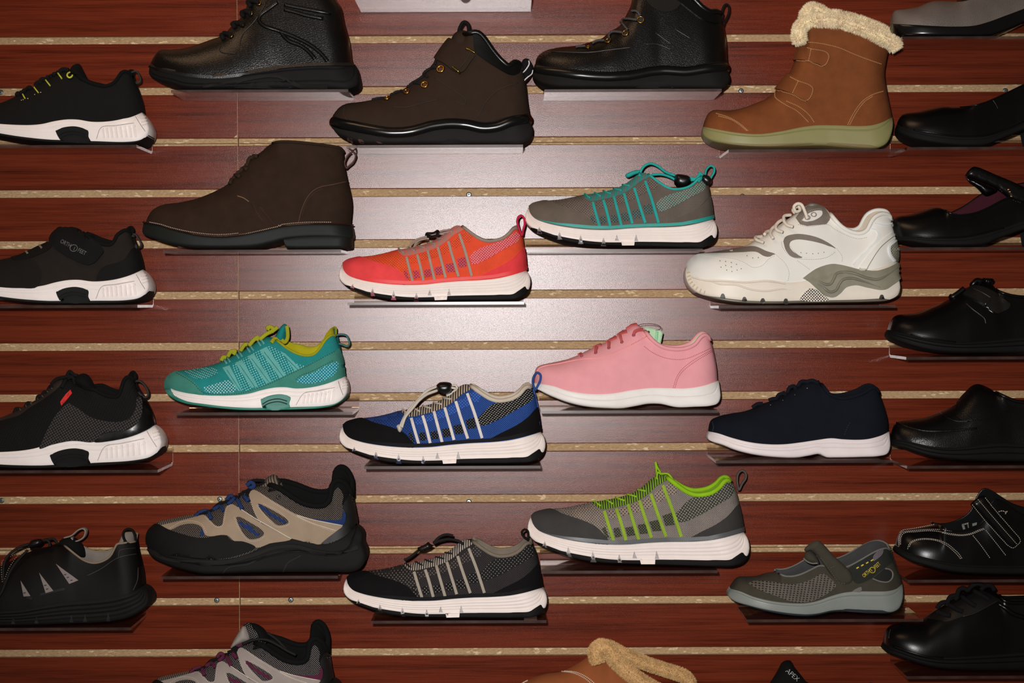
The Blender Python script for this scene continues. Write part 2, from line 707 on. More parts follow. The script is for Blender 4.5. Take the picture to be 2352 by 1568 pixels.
        for (a, b) in list(cnt):
            if (b, a) in cnt: continue
            for k in (a, b):
                if k not in m:
                    m[k] = len(V)
                    V.append(V[k] - N[k] * (lift + thick))
            F.append((b, a, m[a], m[b]))
        return s.add(name, V, F, mat, parent=parent, label=label, sharp=sharp or 50)

    def stripe(s, name, pts, w, mat, lift=0.0014, parent=None, g=4.0, label=None, w2=None):
        """flat strip of width w (photo px) along a traced line"""
        c = crm(s.Q(pts), 6)
        L, R = [], []
        for i, p in enumerate(c):
            a, b = c[max(0, i - 1)], c[min(len(c) - 1, i + 1)]
            dx, dy = b[0] - a[0], b[1] - a[1]
            q = math.hypot(dx, dy) or 1
            ww = w if w2 is None else w + (w2 - w) * i / (len(c) - 1)
            L.append((p[0] - dy / q * ww / 2, p[1] + dx / q * ww / 2)); R.append((p[0] + dy / q * ww / 2, p[1] - dx / q * ww / 2))
        V, F = [], []
        for k, (l, r) in enumerate(zip(L, R)):
            for t, u in enumerate((0, 0.07, 0.5, 0.93, 1)):
                loc, n, ok = s.hit(l[0] + (r[0] - l[0]) * u, l[1] + (r[1] - l[1]) * u)
                V.append(loc + n * (lift if 0 < t < 4 else -0.0004))
        for k in range(len(L) - 1):
            for t in range(4):
                F.append((k * 5 + t, k * 5 + t + 1, k * 5 + t + 6, k * 5 + t + 5))
        e = len(L) - 1
        F.append((0, 1, 2, 3, 4)); F.append((e * 5 + 4, e * 5 + 3, e * 5 + 2, e * 5 + 1, e * 5))
        return s.add(name, V, F, mat, parent=parent, label=label, sharp=50)

    def tube(s, name, pts, r, mat, d=None, lift=None, ry=None, closed=False, parent=None, per=6, nseg=8, rad=None, label=None, taper=False):
        """round cord along traced points: on the surface, or free at depth offset d from the shoe's centre plane"""
        if closed:
            c = crm(s.Q(pts + [pts[0], pts[1]]), per)
            c = c[:-per]
            c = c[:-1]
        else:
            c = crm(s.Q(pts), per)
        path = []
        for i, (x, y) in enumerate(c):
            if d is None:
                loc, n, ok = s.hit(x, y)
                path.append(loc + n * (r * 0.5 if lift is None else lift))
            else:
                dd = d if isinstance(d, (int, float)) else d[0] + (d[1] - d[0]) * i / max(1, len(c) - 1)
                p = P(x, y, s.d0 + dd)
                if s.bv:
                    loc, n, ok = s.hit(x, y)
                    if ok and loc.y - r < p.y: p = loc + n * (r * 0.7)
                path.append(p)
        if taper:
            k = len(path)
            rad = [max(0.15, min(1.0, min(i, k - 1 - i) / (0.18 * k))) for i in range(k)]
        V, F = frame_tube(path, r, nseg, closed=closed, ry=ry, rad=rad)
        return s.add(name, V, F, mat, parent=parent, label=label)

    def loop(s, name, pts, mat, r=0.0017, ry=0.0045, d=0.0, parent=None, closed=True, label=None):
        return s.tube(name, pts, r, mat, d=d, ry=ry, closed=closed, parent=parent, label=label)

    def stitch(s, lines, mat, dash=3.0, gap=2.4, r=0.00045, lift=0.0006, name='stitching', parent=None):
        V, F = [], []
        for pts in lines:
            c = crm(s.Q(pts), 8)
            L = sum(math.hypot(b[0] - a[0], b[1] - a[1]) for a, b in zip(c, c[1:]))
            n = max(1, int(L / (dash + gap)))
            ss = []
            for i in range(n):
                a = i * (dash + gap) / L
                ss += [a, min(1, a + dash / L)]
            rp = resample(c, ss, 1.0)
            for i in range(n):
                p = []
                for x, y in (rp[2 * i], rp[2 * i + 1]):
                    loc, nn, ok = s.hit(x, y)
                    p.append(loc + nn * lift)
                if (p[1] - p[0]).length < 1e-6: continue
                v, f = frame_tube(p, r, 4)
                o = len(V)
                V += v; F += [tuple(k + o for k in q) for q in f]
        return s.add(name, V, F, mat, parent=parent, smooth=False, kind='stuff')

    def puff(s, name, poly, mat, d=0.0, T=0.012, g=5.0, curved=True, parent=None, flat=0.5, label=None, back=None):
        """cushioned body with the traced outline and real thickness 2T, centred at depth offset d"""
        pts = s.Q(poly)
        if curved: pts = crm(pts + [pts[0]], 5)[:-1]
        v2, f2 = tri_poly(pts, g)
        Rp = T * PXM * flat * 2
        n = len(v2)
        V = []
        for sg, TT in ((1, T), (-1, T if back is None else back)):
            for x, y in v2:
                b = min(1.0, poly_dist((x, y), pts) / Rp)
                h = TT * math.sqrt(max(0, 1 - (1 - b) ** 2))
                c = P(x, y, s.d0 + d)
                V.append(Vector((c.x, c.y - sg * h, c.z)))
        F = []
        for f in f2:
            a, b, c = V[f[0]], V[f[1]], V[f[2]]
            if (b - a).cross(c - a).y > 0: f = f[::-1]
            F.append(tuple(f)); F.append(tuple(k + n for k in f[::-1]))
        cnt = set()
        for f in F[::2]:
            for i in range(3): cnt.add((f[i], f[(i + 1) % 3]))
        for a, b in cnt:
            if (b, a) not in cnt: F.append((b, a, a + n, b + n))
        p = s.add(name, V, F, mat, parent=parent, label=label)
        return p

    def castable(s, part):
        s.bv.append(BVHTree.FromPolygons([tuple(v) for v in part.V], part.F))
        return part

    def ring(s, name, c, rpx, mat, tube_r=0.0009, lift=0.0006, parent=None, disc=None):
        """eyelet: torus lying on the surface at a traced point (crop coordinates), radius in photo px"""
        x, y = s.q(c)
        loc, n, ok = s.hit(x, y)
        if n.y > -0.3: n = Vector((n.x * .5, -0.8, n.z * .5)).normalized()
        u = n.cross(Vector((0, 0, 1))).normalized(); w = u.cross(n).normalized()
        R = rpx / PXM
        path = [loc + n * lift + u * (R * math.cos(a)) + w * (R * math.sin(a)) for a in [2 * math.pi * i / 18 for i in range(18)]]
        V, F = [], []
        for i in range(18):
            a = 2 * math.pi * i / 18
            rad = u * math.cos(a) + w * math.sin(a)
            for j in range(6):
                b = 2 * math.pi * j / 6
                V.append(path[i] + rad * (tube_r * math.cos(b)) + n * (tube_r * math.sin(b)))
        for i in range(18):
            for j in range(6):
                F.append((i * 6 + j, ((i + 1) % 18) * 6 + j, ((i + 1) % 18) * 6 + (j + 1) % 6, i * 6 + (j + 1) % 6))
        p = s.add(name, V, F, mat, parent=parent)
        if disc:
            o = [loc + n * 0.0003]
            Vd = o + [loc + n * 0.0003 + u * (R * math.cos(a)) + w * (R * math.sin(a)) for a in [2 * math.pi * i / 18 for i in range(18)]]
            Fd = [(0, i + 1, (i + 1) % 18 + 1) for i in range(18)]
            s.add('eyelet_hole', Vd, Fd, disc, parent=p)
        return p

    def disc(s, name, c, rpx, mat, lift=0.0008, parent=None, ell=1.0, ang=0):
        """small flat inset disc (perforation or eyelet)"""
        x, y = s.q(c)
        V, F = [], []
        ca, sa = math.cos(math.radians(ang)), math.sin(math.radians(ang))
        loc, n, ok = s.hit(x, y)
        V.append(loc + n * lift)
        for i in range(12):
            a = 2 * math.pi * i / 12
            u, w = rpx * math.cos(a), rpx * ell * math.sin(a)
            loc, n, ok = s.hit(x + u * ca - w * sa, y + u * sa + w * ca)
            V.append(loc + n * lift)
        F = [(0, (i + 1) % 12 + 1, i + 1) for i in range(12)]
        return s.add(name, V, F, mat, parent=parent)

    def dots(s, name, pts, rpx, mat, lift=0.0005, parent=None):
        """a few tiny perforations joined as one part"""
        V, F = [], []
        for c in pts:
            x, y = s.q(c)
            o = len(V)
            loc, n, ok = s.hit(x, y)
            V.append(loc + n * lift)
            for i in range(8):
                a = 2 * math.pi * i / 8
                l2, n2, ok = s.hit(x + rpx * math.cos(a), y + rpx * math.sin(a))
                V.append(l2 + n2 * lift)
            F += [(o, o + (i + 1) % 8 + 1, o + i + 1) for i in range(8)]
        return s.add(name, V, F, mat, parent=parent, kind='stuff')

    def text(s, string, c, size, ang, mat, lift=0.0018, name='lettering', parent=None, shear=0.0, xs=1.0, offset=0.0):
        """printed lettering; c = left baseline point (crop coords), size in photo px"""
        cu = bpy.data.curves.new('lettering', 'FONT')
        cu.body = string
        cu.size = 1.0
        cu.shear = shear
        cu.offset = offset
        cu.resolution_u = 3
        ob = bpy.data.objects.new('lettering', cu)
        me = bpy.data.meshes.new_from_object(ob)
        x0, y0 = s.q(c)
        ca, sa = math.cos(math.radians(ang)), math.sin(math.radians(ang))
        V = []
        for v in me.vertices:
            u, w = v.co.x * size * xs, v.co.y * size
            X = x0 + u * ca - w * sa * -1 * -1 if False else x0 + u * ca - w * sa
            Y = y0 - (u * sa + w * ca)
            loc, n, ok = s.hit(X, Y)
            V.append(loc + n * lift)
        F = [tuple(p.vertices) for p in me.polygons]
        bpy.data.objects.remove(ob); bpy.data.curves.remove(cu); bpy.data.meshes.remove(me)
        return s.add(name, V, F, mat, parent=parent, smooth=False)

    def fur(s, name, core, n, length, mat, parent=None, seed=1, width=0.0007):
        """pile of short fibres growing on the mesh `core` (a Part)"""
        rnd = random.Random(seed)
        tris = []
        cum = 0
        for f in core.F:
            p = [core.V[k] for k in f]
            for k in range(1, len(p) - 1):
                nrm = (p[k] - p[0]).cross(p[k + 1] - p[0])
                ar = nrm.length
                if ar < 1e-12: continue
                cum += ar
                tris.append((cum, p[0], p[k], p[k + 1], nrm / ar))
        import bisect
        keys = [t[0] for t in tris]
        cen = sum((v for v in core.V), Vector()) / len(core.V)
        V, F = [], []
        for _ in range(n):
            t = tris[min(len(tris) - 1, bisect.bisect(keys, rnd.random() * cum))]
            a, b = rnd.random(), rnd.random()
            if a + b > 1: a, b = 1 - a, 1 - b
            p = t[1] + (t[2] - t[1]) * a + (t[3] - t[1]) * b
            nn = t[4]
            cl = noise.noise_vector(p * 90)
            dr = (nn * 1.0 + Vector(cl) * 0.9 + Vector((rnd.uniform(-.45, .45), rnd.uniform(-.45, .45), rnd.uniform(-.45, .45)))).normalized()
            sd = dr.cross(Vector((rnd.uniform(-1, 1), rnd.uniform(-1, 1), rnd.uniform(-1, 1)))).normalized() * width
            L = length * rnd.uniform(0.55, 1.1)
            o = len(V)
            V += [p - sd, p + sd, p + dr * L]
            F.append((o, o + 1, o + 2))
        return s.add(name, V, F, mat, parent=parent, smooth=False, kind='stuff')

    def build(s):
        allv = [v for p in s.parts for v in p.V]
        sole = [v for p in s.parts if p.name in ('outsole', 'midsole', 'sole', 'heel') for v in p.V] or allv
        zmin = min(v.z for v in sole)
        xm = 0.5 * (min(v.x for v in sole) + max(v.x for v in sole))
        base = Vector((xm, -s.d0, zmin))
        e = bpy.data.objects.new(s.name, None)
        e.empty_display_size = 0.05
        e.location = base
        e['label'] = s.label
        e['category'] = s.cat
        COL.objects.link(e)
        obs = {}
        for p in s.parts:
            ob = link_mesh(p.name, p.V, p.F, p.mat, None, base, p.smooth, p.sharp)
            if p.label: ob['label'] = p.label
            if p.kind: ob['kind'] = p.kind
            obs[id(p)] = ob
        for p in s.parts:
            ob = obs[id(p)]
            ob.parent = obs[id(p.parent)] if p.parent is not None else e
        s.zmin = zmin
        s.xm = xm
        return e

def affine(src, dst):
    """least-squares affine map of trace coordinates src -> dst"""
    import numpy as np
    A = np.array([[x, y, 1] for x, y in src]); X = np.linalg.lstsq(A, np.array(dst), rcond=None)[0]
    return lambda p: (p[0] * X[0][0] + p[1] * X[1][0] + X[2][0], p[0] * X[0][1] + p[1] * X[1][1] + X[2][1])

# ------------------------------------------------------------------ the slatwall
def box(x0, x1, y0, y1, z0, z1):
    V = [(x, y, z) for x in (x0, x1) for y in (y0, y1) for z in (z0, z1)]
    F = [(0, 1, 3, 2), (4, 6, 7, 5), (0, 4, 5, 1), (2, 3, 7, 6), (0, 2, 6, 4), (1, 5, 7, 3)]
    return V, F
def mm(px): return px / PXM
def zpx(py): return (784 - py) / PXM
def xpx(px): return (px - 1176) / PXM

wall = link_mesh('wall_back', *box(-1.5, 1.5, 0.017, 0.03, -1.2, 1.2), CHIP, smooth=False)
wall['kind'] = 'structure'
wall['label'] = 'mahogany laminate slatwall with particle board grooves behind the shoes'
SEAM = xpx(547.5)
XL, XR = -0.95, 0.95
GT0, PITCH, GH = 80.0, 117.25, 18.0
slat_mesh = {}
for side, (a, b) in enumerate(((XL, SEAM - 0.0004), (SEAM + 0.0004, XR))):
    for i in range(-2, 14):
        zt = zpx(GT0 + PITCH * i + GH)         # slat top = bottom of groove i
        zb = zpx(GT0 + PITCH * (i + 1))
        h = zt - zb
        if side not in slat_mesh:
            bv = 0.0007
            V, F = [], []
            prof = [(0.009, 0), (0, 0), (0, 0), (0.009, 0)]
            pr = [(0.009, h), (bv, h), (0, h - bv), (0, bv), (bv, 0), (0.009, 0)]
            for x in (a, b):
                V += [(x, y, z) for y, z in pr]
            n = len(pr)
            F = [(k, k + 1, n + k + 1, n + k) for k in range(n - 1)] + [tuple(range(n))[::-1], tuple(range(n, 2 * n))]
            fm = [1, 0, 0, 0, 1, 1, 1]
            ob = link_mesh('slat', V, F, [WOOD, CHIP], wall, smooth=False, fmat=fm)
            slat_mesh[side] = ob.data
        else:
            ob = bpy.data.objects.new('slat', slat_mesh[side])
            COL.objects.link(ob); ob.parent = wall
        ob.location = (0, 0, zb)
        ob.rotation_euler = (math.radians(1.0), 0, 0)     # each slat tilted a little to move the flash highlight up
# grooved core boards, one below the other, joints in two of the grooves
JO = [(-1.1), zpx(GT0 + PITCH * 10 + 8), zpx(GT0 + PITCH * 2 + 11), 1.1]
for side, (a, b) in enumerate(((XL, SEAM - 0.0006), (SEAM + 0.0006, XR))):
    for k in range(3):
        V, F = box(a, b, 0.0095, 0.0165, JO[k] + 0.0005, JO[k + 1] - 0.0005)
        link_mesh('core_board', V, F, CHIP, wall, smooth=False)
V, F = box(SEAM - 0.0003, SEAM + 0.0003, 0.0006, 0.009, -1.1, 1.1)
link_mesh('panel_edge', V, F, CHIP, wall, smooth=False)
# chipped spot beside the seam
V, F = box(SEAM - 0.006, SEAM - 0.0002, -0.0002, 0.003, zpx(313.6), zpx(307))
V = [(x if not (x < SEAM - 0.003 and z > zpx(309)) else SEAM - 0.0008, y, z) for x, y, z in V]
link_mesh('chipped_edge', V, F, CHIP, wall, smooth=False)
# screws in the grooves
SCREW = metal((150, 160, 160), 0.35)
SCD = plain((40, 40, 40), 0.6)
scr = None
for (x, y) in ((1077, 447), (1077, 1152), (1702, 209), (2309, 208), (4, 1149), (2, 212), (505, 1146), (498, 1378), (668, 1377), (1705, 451)):
    p = P(x, y, -0.0095)
    if scr is None:
        V, F, FM = [], [], []
        N = 18
        for r, yy in ((0.0042, 0.0006), (0.0040, -0.0008), (0.0026, -0.0016), (0.0, -0.0018)):
            for k in range(N):
                V.append((r * math.cos(2 * math.pi * k / N), yy, r * math.sin(2 * math.pi * k / N)))
        for q in range(3):
            for k in range(N):
                F.append((q * N + k, q * N + (k + 1) % N, (q + 1) * N + (k + 1) % N, (q + 1) * N + k)); FM.append(0)
        for (a, b) in ((0.0022, 0.0005), (0.0005, 0.0022)):
            o = len(V)
            v, f = box(-a, a, -0.0021, -0.001, -b, b)
            V += v; F += [tuple(t + o for t in q) for q in f]; FM += [1] * 6
        scr = link_mesh('screw', V, F, [SCREW, SCD], wall, smooth=False, fmat=FM)
        scr.location = p
    else:
        c = scr.copy(); COL.objects.link(c); c.parent = wall; c.location = p
        c.rotation_euler = (0, random.uniform(0, 1.5), 0)

# ------------------------------------------------------------------ acrylic shelves
def shelf(x0, x1, label, z=None, y=None, depth=0.108, droop=0.0022, yaw=0.0):
    """x0, x1: ends of the front edge (photo px); z: height of the plate's top, or y: its photo row at the front"""
    if z is None:
        z = P(1176, y, depth).z
    a, b = P(x0, 0, depth).x, P(x1, 0, depth).x
    # slat groove that carries it
    t = 0.0040
    zb = z + droop
    # groove just above the plate
    py = 784 - zb * PXM
    gi = math.floor((py - GT0 - GH * 0.2) / PITCH)
    gb = zpx(GT0 + PITCH * gi + GH)
    up = max(0.006, min(0.026, gb - zb))
    pr = [(-depth, z), (-0.0075, zb), (-0.0045, zb + 0.0015), (-0.0035, zb + 0.004), (-0.0035, zb + up + 0.0005), (-0.0015, zb + up + 0.003), (0.004, zb + up + 0.0035), (0.0075, zb + up + 0.0045), (0.0083, zb + up + 0.0075)]
    # offset for the thickness, downwards/outwards
    nm = []
    for i in range(len(pr)):
        p, q = pr[max(0, i - 1)], pr[min(len(pr) - 1, i + 1)]
        dx, dz = q[0] - p[0], q[1] - p[1]
        L = math.hypot(dx, dz)
        nm.append((dz / L, -dx / L))
    low = [(p[0] + n[0] * t * (1 if i < 5 else 0.6), p[1] + n[1] * t * (1 if i < 5 else 0.6)) for i, (p, n) in enumerate(zip(pr, nm))]
    low[0] = (pr[0][0], pr[0][1] - t)
    low = [(min(q[0], -0.0006) if i < 5 else q[0], q[1]) for i, q in enumerate(low)]
    base = Vector(((a + b) / 2, 0, z))
    n = len(pr)
    V = []
    for x in (a, b):
        V += [Vector((x, yy, zz)) for yy, zz in pr] + [Vector((x, yy, zz)) for yy, zz in low]
    # keep the upturned hook flush against the wall
    F = []
    m2 = 2 * n
    for i in range(n - 1):
        F.append((i, i + 1, m2 + i + 1, m2 + i))
        F.append((n + i, m2 + n + i, m2 + n + i + 1, n + i + 1))
        F.append((i, n + i, n + i + 1, i + 1))
        F.append((m2 + i, m2 + i + 1, m2 + n + i + 1, m2 + n + i))
    F.append((0, m2, m2 + n, n)); F.append((n - 1, n + n - 1, m2 + n + n - 1, m2 + n - 1))
    ob = link_mesh('acrylic_shelf', V, F, [ACRYLIC, ACRYLIC_EDGE], None, base, smooth=False, fmat=[0] * (len(F) - 2) + [1, 0])
    ob.location = base
    ob['label'] = label
    ob['category'] = 'shelf'
    ob['group'] = 'clear acrylic shoe shelves'
    return ob
# ------------------------------------------------------------------ shared colours
WHITE = '000000'
MID = (232, 222, 216)
BLK = (16, 16, 17)
SHOES = []
def shelf_for(sh, x0, x1, label, **k):
    sh.build()
    shelf(x0, x1, label, z=sh.zmin - 0.0025, **k)

# ------------------------------------------------------------------ five striped knit runners (one last, five colourways)
K_SRC = [(88, 760), (2250, 830), (1420, 183), (2080, 213), (852, 545), (920, 812), (1447, 285), (1585, 755), (1100, 1022), (140, 618), (2200, 690)]
def knit_runner(label, crop, dst, c):
    xf = affine(K_SRC, dst) if dst else None
    s = Shoe('knit_sneaker', label, 'sneaker', crop, xf=xf, d0=c.get('d0', 0.058))
    feather = [(128, 622), (150, 690), (200, 745), (300, 785), (450, 818), (650, 843), (850, 853), (1050, 848), (1250, 826), (1450, 810), (1650, 801), (1850, 783), (2000, 753), (2120, 718), (2200, 690)]
    bottom = [(128, 622), (100, 680), (88, 755), (110, 810), (180, 868), (300, 920), (450, 968), (600, 1002), (800, 1020), (1100, 1022), (1500, 1020), (1900, 1018), (2080, 1008), (2180, 965), (2232, 895), (2248, 825), (2236, 750), (2200, 690)]
    s.band('midsole', feather, bottom, rubber(c.get('mid', (236, 224, 217))), W=0.0465, nV=34, grooves=(0.42, 0.56, 0.70, 0.86), gdepth=0.0009, edge=0.12)
    ostop = [(92, 788), (130, 828), (250, 876), (450, 930), (600, 958), (800, 984), (960, 992), (1150, 988), (1330, 974), (1600, 967), (1900, 962), (2050, 955), (2100, 925), (2180, 868), (2249, 800)]
    osbot = [(92, 788), (112, 815), (180, 872), (300, 924), (450, 972), (600, 1006), (800, 1024), (1100, 1026), (1500, 1024), (1900, 1022), (2080, 1012), (2182, 968), (2235, 897), (2249, 800)]
    outs = s.band('outsole', ostop, osbot, rubber(c.get('out', (20, 19, 19)), 0.6), W=0.0478, nV=8, edge=0.05, planf=plan_full)
    top = [(130, 622), (138, 605), (165, 582), (230, 558), (350, 536), (480, 520), (620, 490), (720, 462), (860, 440), (1000, 408), (1130, 366), (1250, 298), (1330, 232), (1390, 192), (1430, 182), (1480, 198), (1580, 272), (1680, 336), (1760, 360), (1850, 354), (1930, 330), (2000, 282), (2050, 228), (2085, 213), (2110, 226)]
    right = [(2200, 690), (2195, 600), (2180, 450), (2160, 330), (2132, 260), (2110, 226)]
    up = s.band('upper', top, feather, c['body'], right=right, W=0.0440, upper=True, open=(1400, 1540), nV=22, drop=3, far=c.get('far', 0.003), taper=0.34)
    s.lining(c['lin'])
    s.collar(c['bind'], c.get('br', 0.0024), name='collar_binding')
    # knit zones
    if 'vamp' in c:
        s.overlay('vamp_mesh', [(345, 548), (480, 530), (620, 500), (740, 470), (800, 530), (850, 560), (880, 640), (905, 800), (880, 830), (800, 740), (740, 680), (640, 640), (450, 588)], c['vamp'], lift=0.0004, g=9)
    s.overlay('toe_cap', [(140, 612), (175, 583), (235, 562), (340, 545), (450, 588), (640, 640), (760, 692), (830, 760), (885, 842), (650, 838), (450, 812), (300, 780), (200, 740), (155, 685)], c['toe'], lift=0.0018, g=6)
    s.overlay('heel_counter', [(2168, 430), (2184, 520), (2192, 600), (2196, 680), (2100, 715), (1980, 750), (1850, 775), (1630, 792), (1750, 720), (1950, 620), (2070, 535)], c['heel'], lift=0.0018, g=6)
    s.overlay('eyestay', [(742, 464), (775, 500), (830, 524), (1000, 494), (1170, 442), (1290, 372), (1385, 292), (1470, 245), (1502, 222), (1440, 192), (1390, 202), (1330, 243), (1250, 308), (1130, 375), (1000, 416), (860, 446)], c['eye'], lift=0.0010, g=6)
    if 'holes' in c:
        for q in ([(880, 545), (950, 530), (975, 600), (905, 615)], [(995, 520), (1080, 490), (1095, 560), (1010, 585)], [(1112, 478), (1195, 450), (1215, 530), (1130, 555)],
                  [(1228, 440), (1310, 395), (1335, 480), (1250, 515)], [(1345, 370), (1440, 310), (1475, 400), (1375, 450)], [(1470, 285), (1530, 250), (1590, 310), (1560, 370), (1500, 370)]):
            s.overlay('mesh_window', q, c['holes'], lift=0.0007, g=5, curved=False)
    for q in ([(812, 705), (850, 690), (880, 790), (850, 790)], [(925, 700), (985, 690), (1005, 770), (940, 785)], [(1045, 690), (1115, 675), (1135, 755), (1060, 770)],
              [(1165, 660), (1245, 645), (1262, 735), (1185, 745)], [(1285, 625), (1372, 605), (1395, 705), (1310, 715)], [(1418, 565), (1510, 535), (1528, 645), (1440, 660)]):
        s.overlay('dotted_patch', q, c['dots'], lift=0.0008, g=5, curved=False)
    s.overlay('dotted_band', [(1545, 545), (1620, 470), (1700, 402), (1770, 376), (1860, 370), (1940, 346), (2010, 298), (2060, 246), (2105, 240), (2132, 290), (2118, 350), (1960, 450), (1760, 560), (1580, 620)] if c.get('hi') else [(1562, 530), (1630, 470), (1720, 425), (1850, 385), (1980, 330), (2085, 262), (2122, 300), (2100, 360), (1950, 450), (1760, 560), (1595, 622)], c['band'], lift=0.0008, g=7)
    for p in ([(852, 545), (875, 640), (920, 812)], [(972, 520), (1000, 620), (1040, 805)], [(1092, 475), (1120, 600), (1165, 795)],
              [(1207, 435), (1240, 570), (1290, 772)], [(1325, 368), (1370, 540), (1435, 758)], [(1447, 285), (1510, 480), (1585, 755)]):
        s.stripe('stripe', p, c.get('sw', 6.6), c['stripe'], lift=0.0018)
    s.overlay('foxing', feather_band(feather[2:], 42), c['fox'], lift=0.0024, g=5, curved=False)
    for (x, y0, y1) in ((245, 845, 885), (470, 888, 945), (706, 918, 985), (962, 938, 1000), (1112, 905, 970), (1330, 893, 970)):
        s.overlay('notch_shade', [(x, y0), (x + 22, y1), (x - 22, y1)], plain((168, 160, 158), 0.5), lift=0.0007, g=4, curved=False)  # grey overlay paints the shade of a notch that is not cut
        if x < 1000:
            s.overlay('tread_gap', [(x, y1 - 22), (x + 30, y1 + 30), (x - 30, y1 + 28)], plain(c.get('gap', (120, 118, 118)), 0.35), lift=0.0012, g=4, curved=False)
    s.overlay('arch_tab', [(1158, 978), (1310, 976), (1304, 1016), (1168, 1020)], rubber(c.get('mid', (236, 224, 217))), lift=0.0016, g=5, curved=False)
    # short runs of elastic lace through the eyestay
    for p in ([(752, 440), (790, 478), (822, 500)], [(862, 428), (905, 455), (945, 477)], [(976, 416), (1020, 432), (1062, 442)], [(1092, 384), (1140, 392), (1182, 402)], [(1195, 336), (1235, 340), (1275, 345)]):
        s.tube('lace', p, 0.0013, c['lace'], lift=0.0014, per=4)
    return s

def feather_band(f, h):
    n = len(f)
    up = []
    for i, p in enumerate(f):
        k = min(1.0, i / 3.0) * (1.0 if i < n - 3 else 1.15)
        up.append((p[0], p[1] - h * max(0.15, k)))
    return up + [(x, y - 7) for x, y in f[::-1]]

CORD = plain((150, 132, 122), 0.8, 0.2, tag='cord')
LOCK = plain((14, 14, 15), 0.32, 0.5, tag='black_plastic')
# coral
s = knit_runner('coral red and orange knit sneaker with grey side stripes', (760, 480, 4.9), None, dict(
    body=knit((226, 80, 46), (200, 62, 52), 0.0026, 45, 0.25), lin=fabric((140, 124, 112)), bind=fabric((146, 130, 118)), toe=fabric((226, 70, 72)), heel=fabric((222, 62, 66)),
    vamp=knit((224, 82, 44), (120, 40, 34), 0.0040, 40, 0.20), eye=striped((214, 112, 100), (160, 132, 124), 0.0024), holes=knit((228, 82, 44), (110, 40, 34), 0.0038, 45, 0.24),
    dots=knit((196, 72, 84), (88, 40, 60), 0.0042, 45, 0.28), band=knit((200, 72, 82), (232, 168, 164), 0.0040, 40, 0.26), stripe=fabric((158, 142, 130)), fox=rubber((226, 58, 62)), lace=CORD, gap=(150, 84, 96)))
s.loop('heel_loop', [(2150, 300), (2112, 205), (2098, 130), (2116, 85), (2142, 74), (2170, 98), (2182, 165), (2165, 235)], fabric((190, 36, 72)), d=0.016)
for pp, dd in (([(1370, 258), (1300, 262), (1215, 282)], 0.012), ([(1070, 310), (960, 345), (900, 390), (895, 432)], 0.018), ([(1090, 330), (1000, 352), (950, 392), (935, 432)], 0.022), ([(1340, 236), (1270, 240), (1200, 262)], 0.0)):
    s.tube('lace', pp, 0.0014, CORD, d=dd, per=5)
lk = s.puff('cord_lock', [(1058, 285), (1075, 262), (1150, 258), (1200, 232), (1220, 245), (1222, 285), (1235, 300), (1110, 330), (1085, 320), (1085, 300), (1062, 305)], LOCK, d=0.014, T=0.008, g=4)
shelf_for(s, 795, 1201, 'clear acrylic shelf under the coral red knit sneaker')
# grey and turquoise
s = knit_runner('grey knit sneaker with turquoise stripes and looped elastic cord', (1180, 350, 4.704),
    [(112, 700), (2175, 850), (1345, 190), (2040, 318), (865, 525), (955, 805), (1462, 300), (1598, 755), (1100, 1018), (150, 625), (2135, 700)], dict(
    body=knit((104, 94, 86), (76, 70, 64), 0.0026, 45, 0.28), lin=fabric((50, 46, 42)), bind=fabric((46, 168, 158)), br=0.0018, toe=fabric((100, 90, 80)), heel=fabric((92, 84, 76)),
    vamp=knit((112, 100, 92), (52, 46, 42), 0.0040, 40, 0.25), eye=striped((96, 104, 98), (40, 150, 144), 0.0024), holes=knit((110, 100, 92), (40, 38, 36), 0.0040, 45, 0.27),
    dots=knit((86, 100, 96), (32, 44, 42), 0.0042, 45, 0.30), band=knit((100, 96, 88), (120, 190, 178), 0.0042, 40, 0.24), stripe=fabric((42, 158, 152)), fox=rubber((36, 150, 140)), lace=fabric((44, 160, 150))))
TQ = fabric((40, 158, 150))
s.xf = None
s.puff('tongue', [(1200, 254), (1210, 236), (1290, 198), (1365, 190), (1388, 208), (1310, 240), (1230, 272)], TQ, T=0.009)
for pp in ([(1362, 262), (1375, 200), (1415, 145), (1480, 120), (1560, 150), (1640, 210), (1745, 250)], [(1490, 240), (1600, 238), (1700, 270), (1750, 300)], [(1900, 275), (1970, 280), (2000, 250), (2020, 235)], [(1910, 300), (1990, 290), (2030, 270)], [(2000, 250), (2010, 225), (2035, 240), (2020, 285), (1990, 320)]):
    s.tube('lace', pp, 0.0019, TQ, d=0.004, per=6)
s.puff('cord_lock', [(1740, 250), (1765, 235), (1850, 242), (1900, 262), (1915, 310), (1880, 365), (1820, 385), (1740, 350), (1732, 320)], LOCK, d=0.006, T=0.012, g=4, flat=0.35)
s.puff('cord_end', [(2010, 270), (2060, 240), (2110, 255), (2140, 300), (2125, 345), (2080, 355), (2035, 325)], LOCK, d=0.010, T=0.008, g=4, flat=0.35)
s.loop('heel_loop', [(2090, 340), (2068, 240), (2085, 180), (2125, 146), (2160, 160), (2165, 210), (2135, 265)], TQ)
shelf_for(s, 1207, 1612, 'clear acrylic shelf under the grey and turquoise knit sneaker')
